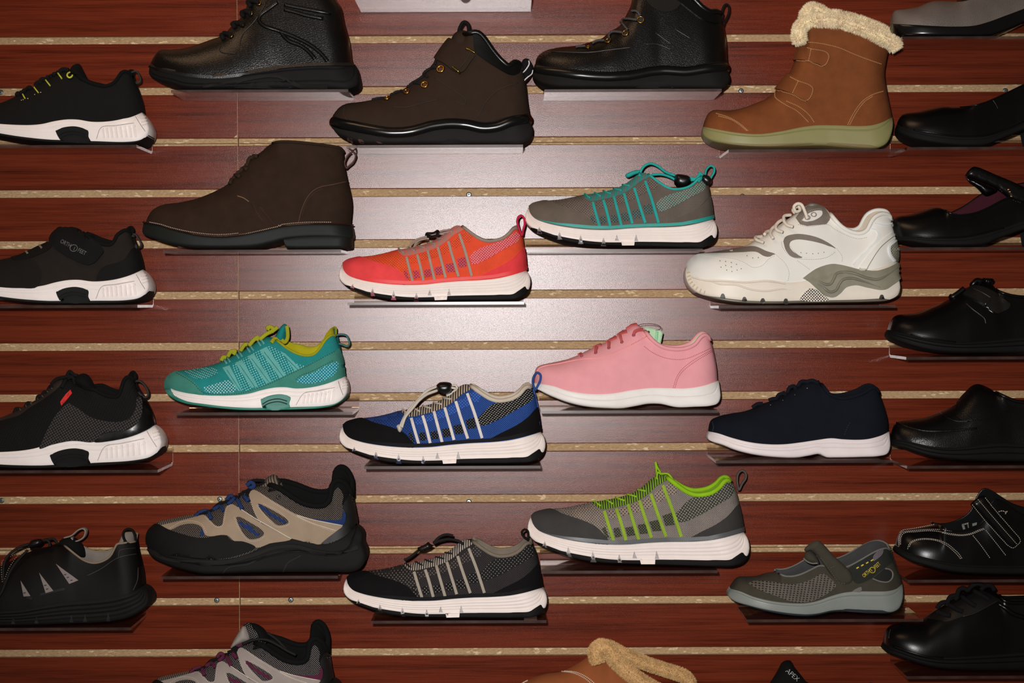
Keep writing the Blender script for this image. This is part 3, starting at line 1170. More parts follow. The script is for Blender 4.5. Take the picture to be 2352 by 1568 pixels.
# blue
IV = fabric((196, 184, 166))
s = knit_runner('royal blue and black knit sneaker with white side stripes', (760, 840, 4.523),
    [(103, 720), (2240, 820), (1385, 205), (2065, 190), (828, 525), (900, 835), (1400, 320), (1540, 770), (1100, 1020), (140, 640), (2195, 665)], dict(
    body=knit((40, 74, 142), (24, 46, 96), 0.0032, 45, 0.32), lin=fabric((180, 166, 142)), bind=IV, br=0.0032, hi=1, sw=7.4, toe=fabric((14, 13, 14)), heel=fabric((14, 13, 14)),
    vamp=knit((32, 62, 124), (16, 32, 72), 0.0042, 40, 0.30), eye=striped((40, 36, 34), (186, 170, 150), 0.0036), holes=knit((34, 72, 150), (130, 150, 190), 0.0046, 45, 0.16),
    dots=knit((16, 17, 24), (120, 122, 118), 0.0042, 45, 0.18), band=knit((17, 17, 20), (176, 172, 158), 0.0050, 35, 0.22, 1.3), stripe=fabric((214, 206, 200)), fox=rubber((17, 16, 17), 0.4), lace=plain((190, 180, 166), 0.8), gap=(40, 48, 76)))
CW = plain((200, 192, 180), 0.75, 0.2, 0.4, 1500, tag='cord')
s.xf = None
s.tube('lace', [(1105, 212), (1000, 260), (900, 360), (820, 450), (760, 540), (720, 630)], 0.0021, CW, d=(0.010, 0.050))
s.tube('lace', [(1105, 255), (1000, 295), (920, 355), (840, 450), (775, 530), (735, 640)], 0.0021, CW, d=(0.014, 0.052))
s.puff('cord_knot', [(680, 625), (700, 608), (738, 620), (745, 645), (720, 690), (700, 680), (690, 655)], CW, d=0.046, T=0.006, g=4)
s.tube('lace', [(1250, 200), (1300, 205), (1310, 245), (1250, 290), (1200, 310)], 0.0018, CW, d=0.006)
s.tube('lace', [(1250, 225), (1300, 235)], 0.0018, CW, d=0.012)
s.puff('cord_lock', [(1095, 200), (1130, 172), (1210, 168), (1250, 182), (1260, 230), (1245, 270), (1190, 296), (1130, 285), (1095, 250)], LOCK, d=0.010, T=0.012, g=4, flat=0.35)
s.loop('heel_loop', [(2120, 250), (2098, 180), (2105, 120), (2140, 70), (2175, 90), (2178, 140), (2150, 205)], fabric((44, 76, 140)), d=0.024)
s.stripe('back_strap', [(2118, 235), (2150, 400), (2165, 540), (2172, 650)], 4.0, fabric((54, 84, 150)), lift=0.0012)
s.overlay('brand_mark', [(605, 695), (640, 715), (660, 740), (640, 745), (618, 722)], fabric((40, 38, 38)), lift=0.0016, g=4)
shelf_for(s, 832, 1237, 'clear acrylic shelf under the royal blue knit sneaker')
# black and grey
GB = fabric((120, 110, 96))
s = knit_runner('black and charcoal knit sneaker with pale grey side stripes', (770, 1190, 4.6118),
    [(82, 690), (2240, 830), (1400, 205), (1996, 272), (848, 595), (895, 890), (1440, 350), (1620, 820), (1100, 1085), (120, 640), (2200, 690)], dict(
    body=knit((48, 44, 44), (26, 24, 24), 0.0032, 45, 0.30), lin=fabric((118, 108, 96)), bind=GB, br=0.0026, toe=fabric((14, 13, 14)), heel=fabric((14, 13, 14)), far=0.004, d0=0.067, hi=1, sw=7.4,
    vamp=knit((34, 32, 32), (112, 104, 98), 0.0052, 40, 0.22), eye=striped((34, 32, 32), (186, 176, 164), 0.0032), holes=knit((46, 42, 42), (140, 132, 126), 0.0052, 45, 0.16),
    dots=knit((20, 19, 20), (140, 136, 128), 0.0052, 45, 0.18), band=knit((26, 25, 25), (130, 126, 120), 0.0054, 40, 0.17), stripe=fabric((160, 150, 136)), fox=rubber((17, 16, 17), 0.35), lace=plain((22, 21, 21), 0.8), gap=(30, 28, 28)))
CB = plain((24, 23, 23), 0.8, 0.2, 0.5, 1500, tag='cord')
s.xf = None
s.tube('lace', [(1250, 185), (1180, 172), (1110, 195), (1040, 260)], 0.0020, CB, d=0.004)
s.tube('lace', [(1360, 272), (1290, 235), (1190, 222), (1100, 240), (1040, 270)], 0.0020, CB, d=0.016)
s.puff('cord_lock', [(870, 310), (950, 275), (985, 250), (1015, 275), (1040, 285), (1000, 320), (920, 350), (880, 345)], LOCK, d=0.014, T=0.007, g=4)
s.tube('lace', [(880, 340), (820, 390), (760, 430), (730, 440)], 0.0020, CB, d=0.012)
s.loop('heel_loop', [(2040, 225), (1990, 185), (1978, 145), (2005, 118), (2035, 130), (2045, 175)], fabric((18, 18, 18)), d=0.024)
shelf_for(s, 846, 1249, 'clear acrylic shelf under the black and charcoal striped knit sneaker')
# grey and lime
LM = fabric((140, 188, 30))
s = knit_runner('grey knit sneaker with lime green stripes and collar', (1190, 1040, 4.2764),
    [(98, 730), (2250, 880), (1400, 225), (2095, 275), (800, 535), (925, 910), (1400, 305), (1570, 850), (1200, 1090), (145, 655), (2225, 790)], dict(
    body=knit((138, 128, 122), (74, 70, 66), 0.0028, 45, 0.30), lin=fabric((110, 150, 26)), bind=LM, br=0.0034, d0=0.0515, hi=1, sw=8.2, toe=fabric((62, 60, 59)), heel=fabric((58, 56, 54)),
    vamp=knit((140, 128, 118), (58, 54, 50), 0.0040, 42, 0.27), eye=striped((52, 54, 44), (126, 170, 40), 0.0034), holes=knit((144, 130, 118), (44, 42, 40), 0.0050, 45, 0.26),
    dots=knit((52, 54, 42), (122, 122, 104), 0.0040, 45, 0.22), band=knit((60, 60, 54), (150, 146, 134), 0.0050, 35, 0.26), stripe=fabric((138, 168, 52)), fox=rubber((84, 86, 88), 0.4), lace=fabric((146, 190, 48)), gap=(90, 84, 80)))
s.xf = None
s.tube('lace', [(1368, 260), (1358, 160), (1350, 90), (1368, 140), (1410, 210)], 0.0015, LM, d=0.004)
s.tube('lace', [(1360, 255), (1375, 190), (1400, 205), (1470, 205), (1530, 275)], 0.0015, LM, d=0.010)
s.loop('heel_loop', [(2165, 365), (2150, 260), (2165, 195), (2200, 172), (2232, 195), (2235, 245), (2200, 300)], fabric((84, 78, 74)))
shelf_for(s, 1238, 1643, 'clear acrylic shelf under the grey and lime knit sneaker')
# ------------------------------------------------------------------ four runners on the arch-cushioned sole
B3F = [(100, 862), (155, 852), (220, 880), (350, 913), (550, 937), (750, 942), (950, 934), (1080, 914), (1200, 880), (1350, 850), (1470, 845), (1600, 860), (1750, 850), (1900, 820), (2050, 770), (2165, 715)]
B3B = [(100, 862), (118, 920), (200, 982), (320, 1028), (500, 1058), (700, 1083), (900, 1102), (1100, 1107), (1300, 1106), (1500, 1102), (1700, 1095), (1900, 1080), (2050, 1045), (2140, 978), (2186, 900), (2186, 800), (2165, 715)]
B3TOE = [(98, 858), (95, 800), (110, 750), (150, 702), (220, 662), (400, 638)]
A_SRC = [(1195, 990), (1390, 925), (1535, 965), (1440, 845), (1600, 860), (2165, 715), (2200, 890), (1560, 1075), (1900, 1085)]
def arch_sole(s, out, heel_top=(2188, 850)):
    white = rubber((234, 226, 222), 0.5)
    o = rubber(out, 0.5)
    ms = s.band('midsole', B3F, B3B, white, W=0.0462, nV=30, grooves=(0.58, 0.80), gdepth=0.0007)
    s.band('outsole', [(98, 872), (160, 925), (230, 962), (350, 1008), (550, 1038), (800, 1068), (1100, 1084), (1200, 1082), (1300, 1086), (1560, 1074), (1900, 1062), (2050, 1034), (2125, 992), (2170, 950), (2197, 905)],
           [(98, 872), (116, 922), (200, 986), (320, 1032), (500, 1062), (700, 1087), (900, 1106), (1100, 1111), (1300, 1110), (1500, 1106), (1700, 1099), (1900, 1084), (2052, 1049), (2145, 986), (2186, 945), (2197, 905)], o, W=0.0474, nV=8, edge=0.05, planf=plan_full)
    a = s.overlay('arch_insert', [(1195, 990), (1250, 958), (1340, 932), (1430, 925), (1510, 945), (1540, 970), (1525, 1030), (1532, 1082), (1500, 1094), (1230, 1090), (1205, 1050)], o, lift=0.0016, g=6)
    for dy in (30, 62):
        s.stripe('arch_rib', [(1215, 1010 + dy), (1290, 968 + dy), (1400, 950 + dy), (1500, 975 + dy)], 2.4, rubber(tuple(int(v * 0.45) for v in out), 0.6), lift=0.0030)
    rib = rubber((228, 218, 213), 0.5)
    s.stripe('heel_panel_edge', [(1600, 1050), (1690, 918), (1850, 888), (2050, 848)], 1.6, plain((168, 156, 150), 0.6), lift=0.0004)
    for x in (1700, 1745, 1790, 1840, 1890, 1940, 1990, 2040):
        s.stripe('heel_rib', [(x, 925 - (x - 1700) * 0.16), (x - 18, 1030 - (x - 1700) * 0.08)], 5.5, rib, lift=0.0016)
    s.stripe('heel_groove', [(2085, 775), (2115, 870), (2140, 935)], 1.6, plain((160, 150, 146), 0.6), lift=0.0005)
    for dy in (0, 34, 66):
        s.stripe('heel_bumper', [(2128, 800 + dy), (2160, 790 + dy), (2188, 772 + dy)], 3.2, rib, lift=0.0014)
    return white

# teal
TE, TED, TEL, YG = fabric((22, 122, 122)), fabric((62, 128, 114)), knit((104, 172, 166), (60, 142, 138), 0.0022, 60, 0.24), fabric((150, 152, 34))
s = Shoe('running_shoe', 'teal mesh running shoe with yellow-green laces and lining', 'sneaker', (360, 720, 5.004))
arch_sole(s, (30, 116, 100))
top = [(98, 858), (95, 800), (110, 750), (150, 702), (220, 662), (400, 640), (600, 598), (740, 552), (900, 470), (1020, 410), (1120, 345), (1210, 292), (1290, 268), (1350, 288), (1430, 348), (1530, 420), (1640, 468), (1735, 484), (1810, 465), (1875, 400), (1930, 315), (1985, 262), (2030, 246), (2060, 262)]
s.band('upper', top, B3F, knit((22, 122, 122), (60, 158, 154), 0.0026, 30, 0.22), right=[(2165, 715), (2150, 600), (2120, 450), (2090, 345), (2060, 262)], W=0.0440, upper=True, open=(1300, 1440), nV=22, drop=3, far=0.011)
s.lining(plain((168, 160, 26), 0.9, 0.1, 0.8, 700, tag='fabric'))
s.collar(YG, 0.0018, name='collar_piping')
s.overlay('toe_cap', [(225, 664), (330, 722), (430, 790), (545, 930), (350, 908), (220, 878), (158, 852), (190, 925), (240, 975), (135, 925), (100, 858), (97, 800), (112, 752), (152, 706)], TED, lift=0.0016, g=9)
s.overlay('vamp_mesh', [(300, 668), (560, 625), (690, 640), (700, 680), (600, 735), (470, 750), (380, 715)], knit((26, 124, 124), (150, 196, 190), 0.0042, 20, 0.26), lift=0.0008, g=8)
s.overlay('side_mesh', [(530, 850), (700, 800), (830, 770), (920, 880), (880, 905), (720, 918), (570, 900)], knit((30, 126, 128), (178, 206, 206), 0.0046, 40, 0.30), lift=0.0008, g=8)
ME = knit((24, 122, 124), (130, 196, 194), 0.0048, 65, 0.27)
s.overlay('side_mesh', [(860, 590), (1000, 520), (1150, 440), (1300, 372), (1420, 440), (1560, 560), (1700, 610), (1500, 690), (1250, 810), (1000, 885), (930, 800)], ME, lift=0.0006, g=9)
for q in ([(758, 628), (840, 600), (985, 888), (940, 890)], [(905, 572), (985, 540), (1165, 838), (1090, 855)], [(1045, 495), (1120, 468), (1325, 780), (1255, 800)], [(1185, 425), (1265, 388), (1490, 715), (1420, 748)], [(1420, 432), (1480, 465), (1655, 635), (1590, 665)]):
    s.overlay('knit_bar', q, TEL, lift=0.0013, g=6, curved=False)
    mx = [((q[0][0] + q[1][0]) / 2 + 12, (q[0][1] + q[1][1]) / 2 + 40), ((q[2][0] + q[3][0]) / 2, (q[2][1] + q[3][1]) / 2 - 4)]
    s.stripe('bar_groove', mx, 1.6, TE, lift=0.0019)
s.overlay('heel_overlay', [(2085, 400), (2120, 470), (2150, 600), (2163, 712), (2050, 766), (1900, 816), (1750, 846), (1600, 856), (1470, 841), (1350, 846), (1200, 876), (1080, 910), (950, 928), (700, 936), (560, 925), (980, 898), (1250, 815), (1500, 700), (1750, 585), (1950, 485)], TED, lift=0.0016, g=8)
s.overlay('heel_mesh', [(2055, 552), (2078, 580), (2062, 660), (1990, 735), (1850, 795), (1680, 800), (1610, 778), (1640, 738), (1800, 680), (1950, 600)], knit((26, 126, 144), (150, 206, 204), 0.0046, 45, 0.28), lift=0.0022, g=7)
s.stitch([[(230, 690), (420, 800), (535, 905), (700, 925), (950, 915), (1250, 825), (1500, 712), (1800, 570), (2050, 430)], [(1600, 760), (1640, 722), (1800, 660), (1950, 580), (2050, 528)]], plain((16, 78, 76), 0.8), lift=0.0020)
s.puff('tongue', [(1352, 275), (1385, 215), (1430, 145), (1470, 117), (1500, 140), (1495, 230), (1480, 320), (1430, 345), (1370, 300)], TE, T=0.017)
s.stripe('tongue_piping', [(1500, 150), (1497, 230), (1486, 300), (1455, 335)], 3.0, YG, lift=0.001)
for p in ([(740, 540), (765, 500), (800, 505)], [(815, 495), (850, 440), (900, 430), (880, 470)], [(960, 430), (1010, 360), (1040, 350)], [(1060, 370), (1110, 310), (1160, 270), (1150, 310)], [(1180, 300), (1260, 235), (1330, 200), (1390, 155)], [(1300, 180), (1270, 165), (1300, 150), (1340, 180), (1320, 215)], [(1320, 345), (1360, 305), (1430, 300), (1470, 330), (1500, 290), (1505, 220), (1495, 140)]):
    s.tube('lace', p, 0.0030, YG, d=0.010, ry=0.0016, per=6)
for (x, y) in ((765, 555), (905, 495), (1035, 425), (1155, 350)):
    for k in (0, 38):
        s.stripe('lace_loop', [(x + k, y - 40 - k * 0.5), (x + k + 40, y + 20 - k * 0.5)], 4.5, TEL, lift=0.0022)
s.loop('heel_loop', [(2065, 250), (2110, 240), (2180, 252), (2205, 300), (2215, 345), (2190, 376), (2140, 358), (2095, 345)], fabric((70, 110, 108)), closed=False, r=0.0016)
s.castable(s.parts[0])
shelf_for(s, 398, 806, 'clear acrylic shelf under the teal running shoe')

def arch_runner(label, crop, dst, out, top, right, body, lin_mat, openx, far=0.006, col=None):
    xf = affine(A_SRC, dst)
    s = Shoe('running_shoe', label, 'sneaker', crop, xf=xf)
    arch_sole(s, out)
    s.xf = None
    f = [xf(p) for p in B3F]
    toe = [xf(p) for p in B3TOE[:-1]]
    s.band('upper', toe + top, f, body, right=right, W=0.0440, upper=True, open=openx, nV=22, drop=3, far=far)
    s.lining(lin_mat)
    s.collar(col or lin_mat, 0.0028)
    return s, xf, f
BK = fabric((13, 13, 13))
BK2 = fabric((20, 19, 19))
# black, lime lace loops
s, xf, f = arch_runner('black knit running shoe with lime lace loops and white sole', (0, 120, 6.533),
    [(840, 1190), (1080, 1110), (1305, 1185), (1090, 1000), (1395, 1040), (2155, 890), (2205, 1130), (1425, 1330), (1900, 1372)], (20, 21, 20),
    [(-250, 850), (0, 768), (100, 735), (270, 652), (400, 590), (540, 510), (640, 450), (760, 380), (900, 310), (1000, 285), (1100, 320), (1230, 400), (1330, 448), (1450, 490), (1560, 508), (1650, 490), (1720, 448), (1780, 370), (1830, 302), (1885, 290), (1935, 310), (1985, 355)],
    [(2150, 890), (2130, 750), (2080, 600), (2030, 490), (2000, 400), (1985, 355)], knit((13, 13, 13), (22, 21, 21), 0.003, 45, 0.3), BK, (1050, 1250))
s.puff('tongue', [(1000, 290), (1040, 262), (1090, 200), (1150, 172), (1200, 182), (1240, 250), (1290, 350), (1335, 440), (1250, 445), (1100, 390)], BK, T=0.018)
for p in ([(268, 660), (300, 620), (350, 640)], [(360, 620), (440, 530), (470, 560)], [(530, 510), (560, 460), (620, 470)], [(600, 440), (640, 405), (690, 430)], [(720, 410), (770, 360), (840, 350)], [(860, 330), (940, 262), (1030, 270)]):
    s.tube('lace', p, 0.0035, BK2, d=0.004, per=5)
LY = plain((186, 190, 60), 0.7)
for p in ([(866, 315), (930, 402)], [(690, 425), (755, 507)], [(520, 538), (578, 612)], [(335, 620), (378, 697)]):
    s.stripe('lace_loop', p, 3.2, LY, lift=0.0022)
s.tube('lace_loop', [(1050, 326), (1016, 345), (1008, 375), (1035, 402), (1075, 392), (1092, 368)], 0.0013, LY, lift=0.0030)
SIL = metal((190, 170, 150), 0.25)
for p in ((325, 727), (352, 717), (422, 700), (525, 640), (615, 608)):
    s.ring('eyelet', p, 1.1, SIL, tube_r=0.0006, lift=0.001)
s.loop('heel_loop', [(1972, 310), (2030, 290), (2068, 305), (2112, 400), (2105, 448), (2068, 470), (2020, 465)], plain((28, 32, 26), 0.7), closed=False, r=0.0016)
shelf_for(s, -92, 312, 'clear acrylic shelf under the black running shoe with lime loops')

# black with hook-and-loop strap
s, xf, f = arch_runner('black strap-over running shoe with grey lettering on the strap', (0, 490, 6.533),
    [(830, 1185), (1100, 1098), (1298, 1160), (1140, 995), (1400, 1030), (2158, 835), (2208, 1075), (1405, 1308), (1900, 1335)], (24, 27, 24),
    [(-250, 760), (0, 693), (150, 662), (250, 640), (350, 602), (450, 548), (600, 482), (720, 425), (790, 330), (860, 260), (960, 235), (1100, 232), (1250, 296), (1380, 392), (1480, 442), (1580, 470), (1660, 468), (1710, 420), (1755, 330), (1820, 278), (1880, 252), (1935, 275), (1975, 335)],
    [(2145, 840), (2120, 700), (2070, 560), (2010, 440), (1975, 335)], fabric((34, 29, 26)), BK, (1150, 1350))
s.overlay('toe_panel', [(-600, 900), (-400, 800), (-200, 745), (0, 700), (160, 690), (480, 690), (560, 760), (620, 880), (560, 1100), (300, 1120), (0, 1105), (-300, 1060), (-600, 1000)], knit((20, 18, 16), (28, 25, 23), 0.003, 45, 0.3), lift=0.0008, g=9)
s.overlay('eyestay', [(160, 655), (350, 600), (600, 482), (720, 425), (780, 500), (520, 650), (340, 695), (180, 695)], BK2, lift=0.0014, g=6)
s.overlay('heel_counter', [(1440, 1005), (1470, 900), (1560, 800), (1850, 700), (1990, 520), (2050, 540), (2100, 680), (2135, 820), (2000, 895), (1800, 965)], plain((9, 9, 9), 0.8, 0.2), lift=0.0014, g=8)
st = s.overlay('strap', [(755, 400), (800, 310), (870, 225), (930, 215), (1020, 240), (1110, 232), (1250, 298), (1400, 408), (1530, 500), (1560, 570), (1500, 660), (1420, 745), (1330, 778), (1240, 760), (1100, 700), (950, 615), (820, 520)], plain((11, 11, 11), 0.85, 0.2, 0.4, 900), lift=0.0036, g=7, thick=0.003)
s.castable(st)
GT = plain((92, 90, 88), 0.7)
s.text('ORTH', (900, 440), 13.5, -27, GT, parent=st, lift=0.0008, xs=0.70)
s.ring('emblem', (1108, 525), 8.0, GT, tube_r=0.0006, lift=0.0012, parent=st)
s.text('I', (1098, 552), 12, -20, GT, parent=st, lift=0.0008)
s.text('FEET', (1160, 572), 13.5, -27, GT, parent=st, lift=0.0008, xs=0.72)
s.puff('tongue', [(725, 430), (740, 375), (790, 300), (860, 212), (905, 198), (960, 215), (1020, 240), (960, 300), (820, 420)], BK, T=0.016)
for p in ([(385, 565), (420, 610)], [(595, 490), (632, 530)]):
    s.stripe('lace_tab', p, 5.0, plain((128, 110, 92), 0.7), lift=0.0024)
s.loop('heel_loop', [(1970, 335), (2030, 315), (2080, 380), (2122, 460), (2110, 498), (2060, 510), (2025, 510)], plain((32, 30, 28), 0.7), closed=False, r=0.0018)
shelf_for(s, -92, 313, 'clear acrylic shelf under the black strap-over running shoe')

# black with woven grey panel and red tag
s, xf, f = arch_runner('black running shoe with grey woven side panel and small red tag', (0, 830, 5.88),
    [(705, 1245), (970, 1175), (1200, 1225), (975, 1075), (1235, 1100), (2112, 840), (2185, 1080), (1245, 1358), (1800, 1388)], (14, 14, 14),
    [(-250, 860), (0, 772), (100, 732), (200, 684), (350, 598), (500, 515), (600, 445), (690, 335), (760, 265), (880, 225), (960, 250), (1050, 310), (1150, 360), (1270, 380), (1380, 438), (1500, 475), (1590, 470), (1630, 400), (1655, 300), (1690, 232), (1735, 206), (1785, 235), (1815, 280)],
    [(2080, 860), (2065, 750), (2000, 605), (1920, 485), (1855, 400), (1815, 280)], knit((16, 15, 14), (6, 6, 6), 0.0055, 15, 0.28, 1.5), BK, (1000, 1250))
s.overlay('woven_panel', [(925, 560), (1060, 640), (1200, 740), (1400, 800), (1600, 815), (1750, 770), (1830, 640), (1850, 490), (1895, 485), (1920, 600), (1900, 750), (1800, 880), (1650, 935), (1500, 945), (1400, 970), (1330, 1030), (1260, 1088), (980, 1072), (700, 1125), (535, 1178), (560, 1100), (680, 850), (800, 670)], knit((20, 19, 19), (66, 62, 60), 0.0048, 58, 0.36, 1.0, soft=0.1), lift=0.0010, g=8)
s.overlay('heel_counter', [(1915, 490), (1990, 600), (2055, 745), (2078, 855), (1900, 968), (1600, 1058), (1270, 1088), (1340, 1020), (1420, 970), (1600, 945), (1720, 925), (1830, 860), (1905, 740), (1925, 600)], plain((12, 12, 12), 0.25, 0.6), lift=0.0022, g=8)
s.overlay('eyestay', [(690, 338), (760, 270), (850, 235), (830, 310), (740, 400), (600, 500), (400, 620), (250, 730), (0, 800), (-150, 850), (-150, 825), (0, 775), (200, 690), (350, 602), (520, 510)], plain((40, 30, 27), 0.6), lift=0.0016, g=6)
rt = s.overlay('red_tag', [(820, 548), (895, 445), (950, 390), (972, 435), (905, 520), (832, 600)], plain((200, 26, 22), 0.6), lift=0.0022, g=5, curved=False)
s.castable(rt)
s.text('BIO', (852, 575), 6.0, 56, plain((40, 14, 12), 0.6), parent=rt, lift=0.0006, shear=0.2)
s.text('FIT', (918, 478), 6.0, 56, plain((40, 14, 12), 0.6), parent=rt, lift=0.0006, shear=0.2)
s.puff('tongue', [(985, 250), (1060, 180), (1130, 160), (1195, 185), (1250, 270), (1285, 385), (1180, 400), (1050, 340)], BK, T=0.018)
for p in ([(200, 690), (215, 640), (280, 640)], [(350, 610), (370, 560), (430, 565)], [(500, 520), (515, 470), (570, 475)], [(560, 470), (600, 410), (650, 420)], [(640, 400), (680, 340), (720, 360)], [(690, 310), (760, 240), (880, 210), (950, 200), (1000, 240), (1000, 310)], [(905, 190), (940, 135), (1000, 180), (1050, 190)], [(840, 360), (900, 250), (960, 200)]):
    s.tube('lace', p, 0.0026, BK2, d=0.006, per=5)
for p in ([(208, 650), (206, 690)], [(275, 625), (285, 665)], [(358, 575), (362, 620)], [(425, 545), (432, 585)], [(505, 480), (520, 520)], [(565, 440), (590, 485)], [(640, 390), (660, 420)], [(670, 335), (715, 375)]):
    s.stripe('lace_tab', p, 2.0, plain((96, 84, 66), 0.7), lift=0.0030)
s.loop('heel_loop', [(1822, 275), (1880, 262), (1950, 312), (2000, 400), (2000, 462), (1968, 485), (1920, 460), (1870, 415)], plain((28, 22, 20), 0.7), closed=False, r=0.0019)
shelf_for(s, -48, 358, 'clear acrylic shelf under the black shoe with the red tag')

# black with three grey triangles
s = Shoe('running_shoe', 'black leather sneaker with three grey triangles and elastic cord', 'sneaker', (0, 1190, 6.03))
f = [(-640, 1180), (-600, 1240), (-400, 1285), (-200, 1298), (0, 1290), (300, 1268), (600, 1210), (900, 1162), (1200, 1140), (1500, 1108), (1750, 1050), (1900, 990), (1990, 920)]
BR = rubber((26, 24, 22), 0.5)
s.band('midsole', f, [(-640, 1180), (-655, 1280), (-600, 1370), (-450, 1430), (-200, 1475), (0, 1488), (500, 1478), (1000, 1458), (1300, 1448), (1550, 1425), (1750, 1385), (1950, 1285), (2040, 1200), (2060, 1100), (2035, 1000), (1990, 920)], BR, W=0.047, nV=34, grooves=(0.22, 0.42, 0.60, 0.80), gdepth=0.0016)
s.band('upper', [(-640, 1180), (-628, 1100), (-540, 1020), (-350, 940), (-180, 830), (0, 665), (150, 590), (250, 540), (380, 475), (500, 425), (650, 395), (800, 347), (870, 365), (960, 432), (1060, 512), (1160, 580), (1260, 615), (1350, 615), (1450, 580), (1530, 520), (1580, 430), (1620, 358), (1690, 345), (1780, 335), (1885, 320)], f,
       leather((15, 13, 12), 0.6, 300, 0.10, 0.12), right=[(1985, 920), (1975, 760), (1940, 600), (1910, 480), (1885, 320)], W=0.044, upper=True, open=(820, 960), nV=22, drop=3, far=0.010)
s.lining(fabric((126, 118, 110)))
s.collar(fabric((128, 112, 96)), 0.0016, name='collar_piping')
for q, bars in (([(290, 865), (425, 1075), (330, 1082)], [(345, 1032)]), ([(545, 755), (742, 1003), (635, 1035)], [(630, 928), (655, 978)]), ([(775, 632), (1088, 858), (960, 908)], [(905, 780), (942, 818), (992, 858)])):
    t = s.overlay('triangle_panel', q, plain((118, 106, 102), 0.6), lift=0.0016, g=5, curved=False)
    for b in bars:
        s.stripe('slot', [(b[0] - 16, b[1] + 3), (b[0] + 16, b[1] - 3)], 2.2, plain((16, 15, 14), 0.7), lift=0.0024, parent=t)
s.tube('seam', [(1200, 800), (1400, 700), (1640, 545), (1900, 490)], 0.0007, plain((44, 40, 36), 0.6), lift=0.0006)
s.tube('seam', [(1640, 540), (1655, 450), (1700, 430), (1880, 410)], 0.0006, plain((36, 33, 30), 0.6), lift=0.0006)
s.tube('seam', [(1910, 680), (1900, 850), (1840, 1000)], 0.0006, plain((44, 40, 36), 0.6), lift=0.0006)
for p in ([(560, 1055), (740, 1010), (900, 975)], [(370, 1090), (450, 1110)]):
    s.stripe('side_overlay', p, 7, plain((20, 18, 17), 0.6, 0.2), lift=0.0014)
for x in (185, 505, 990, 1180, 1500):
    s.overlay('notch_shade', [(x, 1300 + (1500 - x) * 0.05), (x + 28, 1420 + (1500 - x) * 0.03), (x - 28, 1420 + (1500 - x) * 0.03)], plain((8, 8, 8), 0.8), lift=0.0008, g=5, curved=False)  # near-black overlay colours in notch shade on an uncut sole
s.puff('tongue', [(790, 345), (870, 280), (1000, 255), (1110, 310), (1170, 420), (1172, 530), (1060, 510), (930, 430)], BK, T=0.018)
s.loop('tongue_loop', [(900, 265), (1000, 235), (1100, 155), (1165, 138), (1195, 165), (1180, 240), (1130, 288), (1050, 310), (1000, 260)], fabric((138, 128, 118)), ry=0.009, r=0.0014, closed=False)
s.overlay('tongue_badge', [(815, 300), (872, 298), (862, 345), (805, 340)], plain((110, 100, 20), 0.6), lift=0.004, g=4, curved=False)
CD = plain((24, 22, 21), 0.7, 0.2, 0.5, 1500, tag='cord')
for p, dd in (([(800, 350), (740, 285), (680, 290), (610, 300)], 0.012), ([(690, 390), (680, 330), (640, 300), (600, 310)], 0.02), ([(400, 355), (250, 410), (120, 510), (60, 620), (45, 800), (60, 930), (0, 1060), (-40, 1130)], (0.012, 0.05)), ([(385, 440), (250, 580), (150, 720), (80, 880), (30, 1010), (-30, 1100)], (0.02, 0.052))):
    s.tube('cord', p, 0.0020, CD, d=dd, per=7)
s.stitch([[(380, 370), (250, 415), (120, 515), (60, 625), (45, 800), (58, 920)], [(370, 450), (250, 585), (150, 725), (80, 880)]], plain((170, 165, 155), 0.6), dash=1.4, gap=3.4, r=0.0005, lift=0.006, name='cord_flecks')
s.puff('cord_lock', [(390, 365), (425, 312), (500, 285), (570, 285), (605, 315), (570, 370), (480, 412), (405, 412)], LOCK, d=0.016, T=0.010, g=4)
s.loop('heel_loop', [(1750, 350), (1706, 245), (1715, 182), (1772, 145), (1832, 165), (1872, 240), (1888, 330)], BK2, closed=False)
shelf_for(s, -112, 294, 'clear acrylic shelf under the black sneaker with grey triangles')

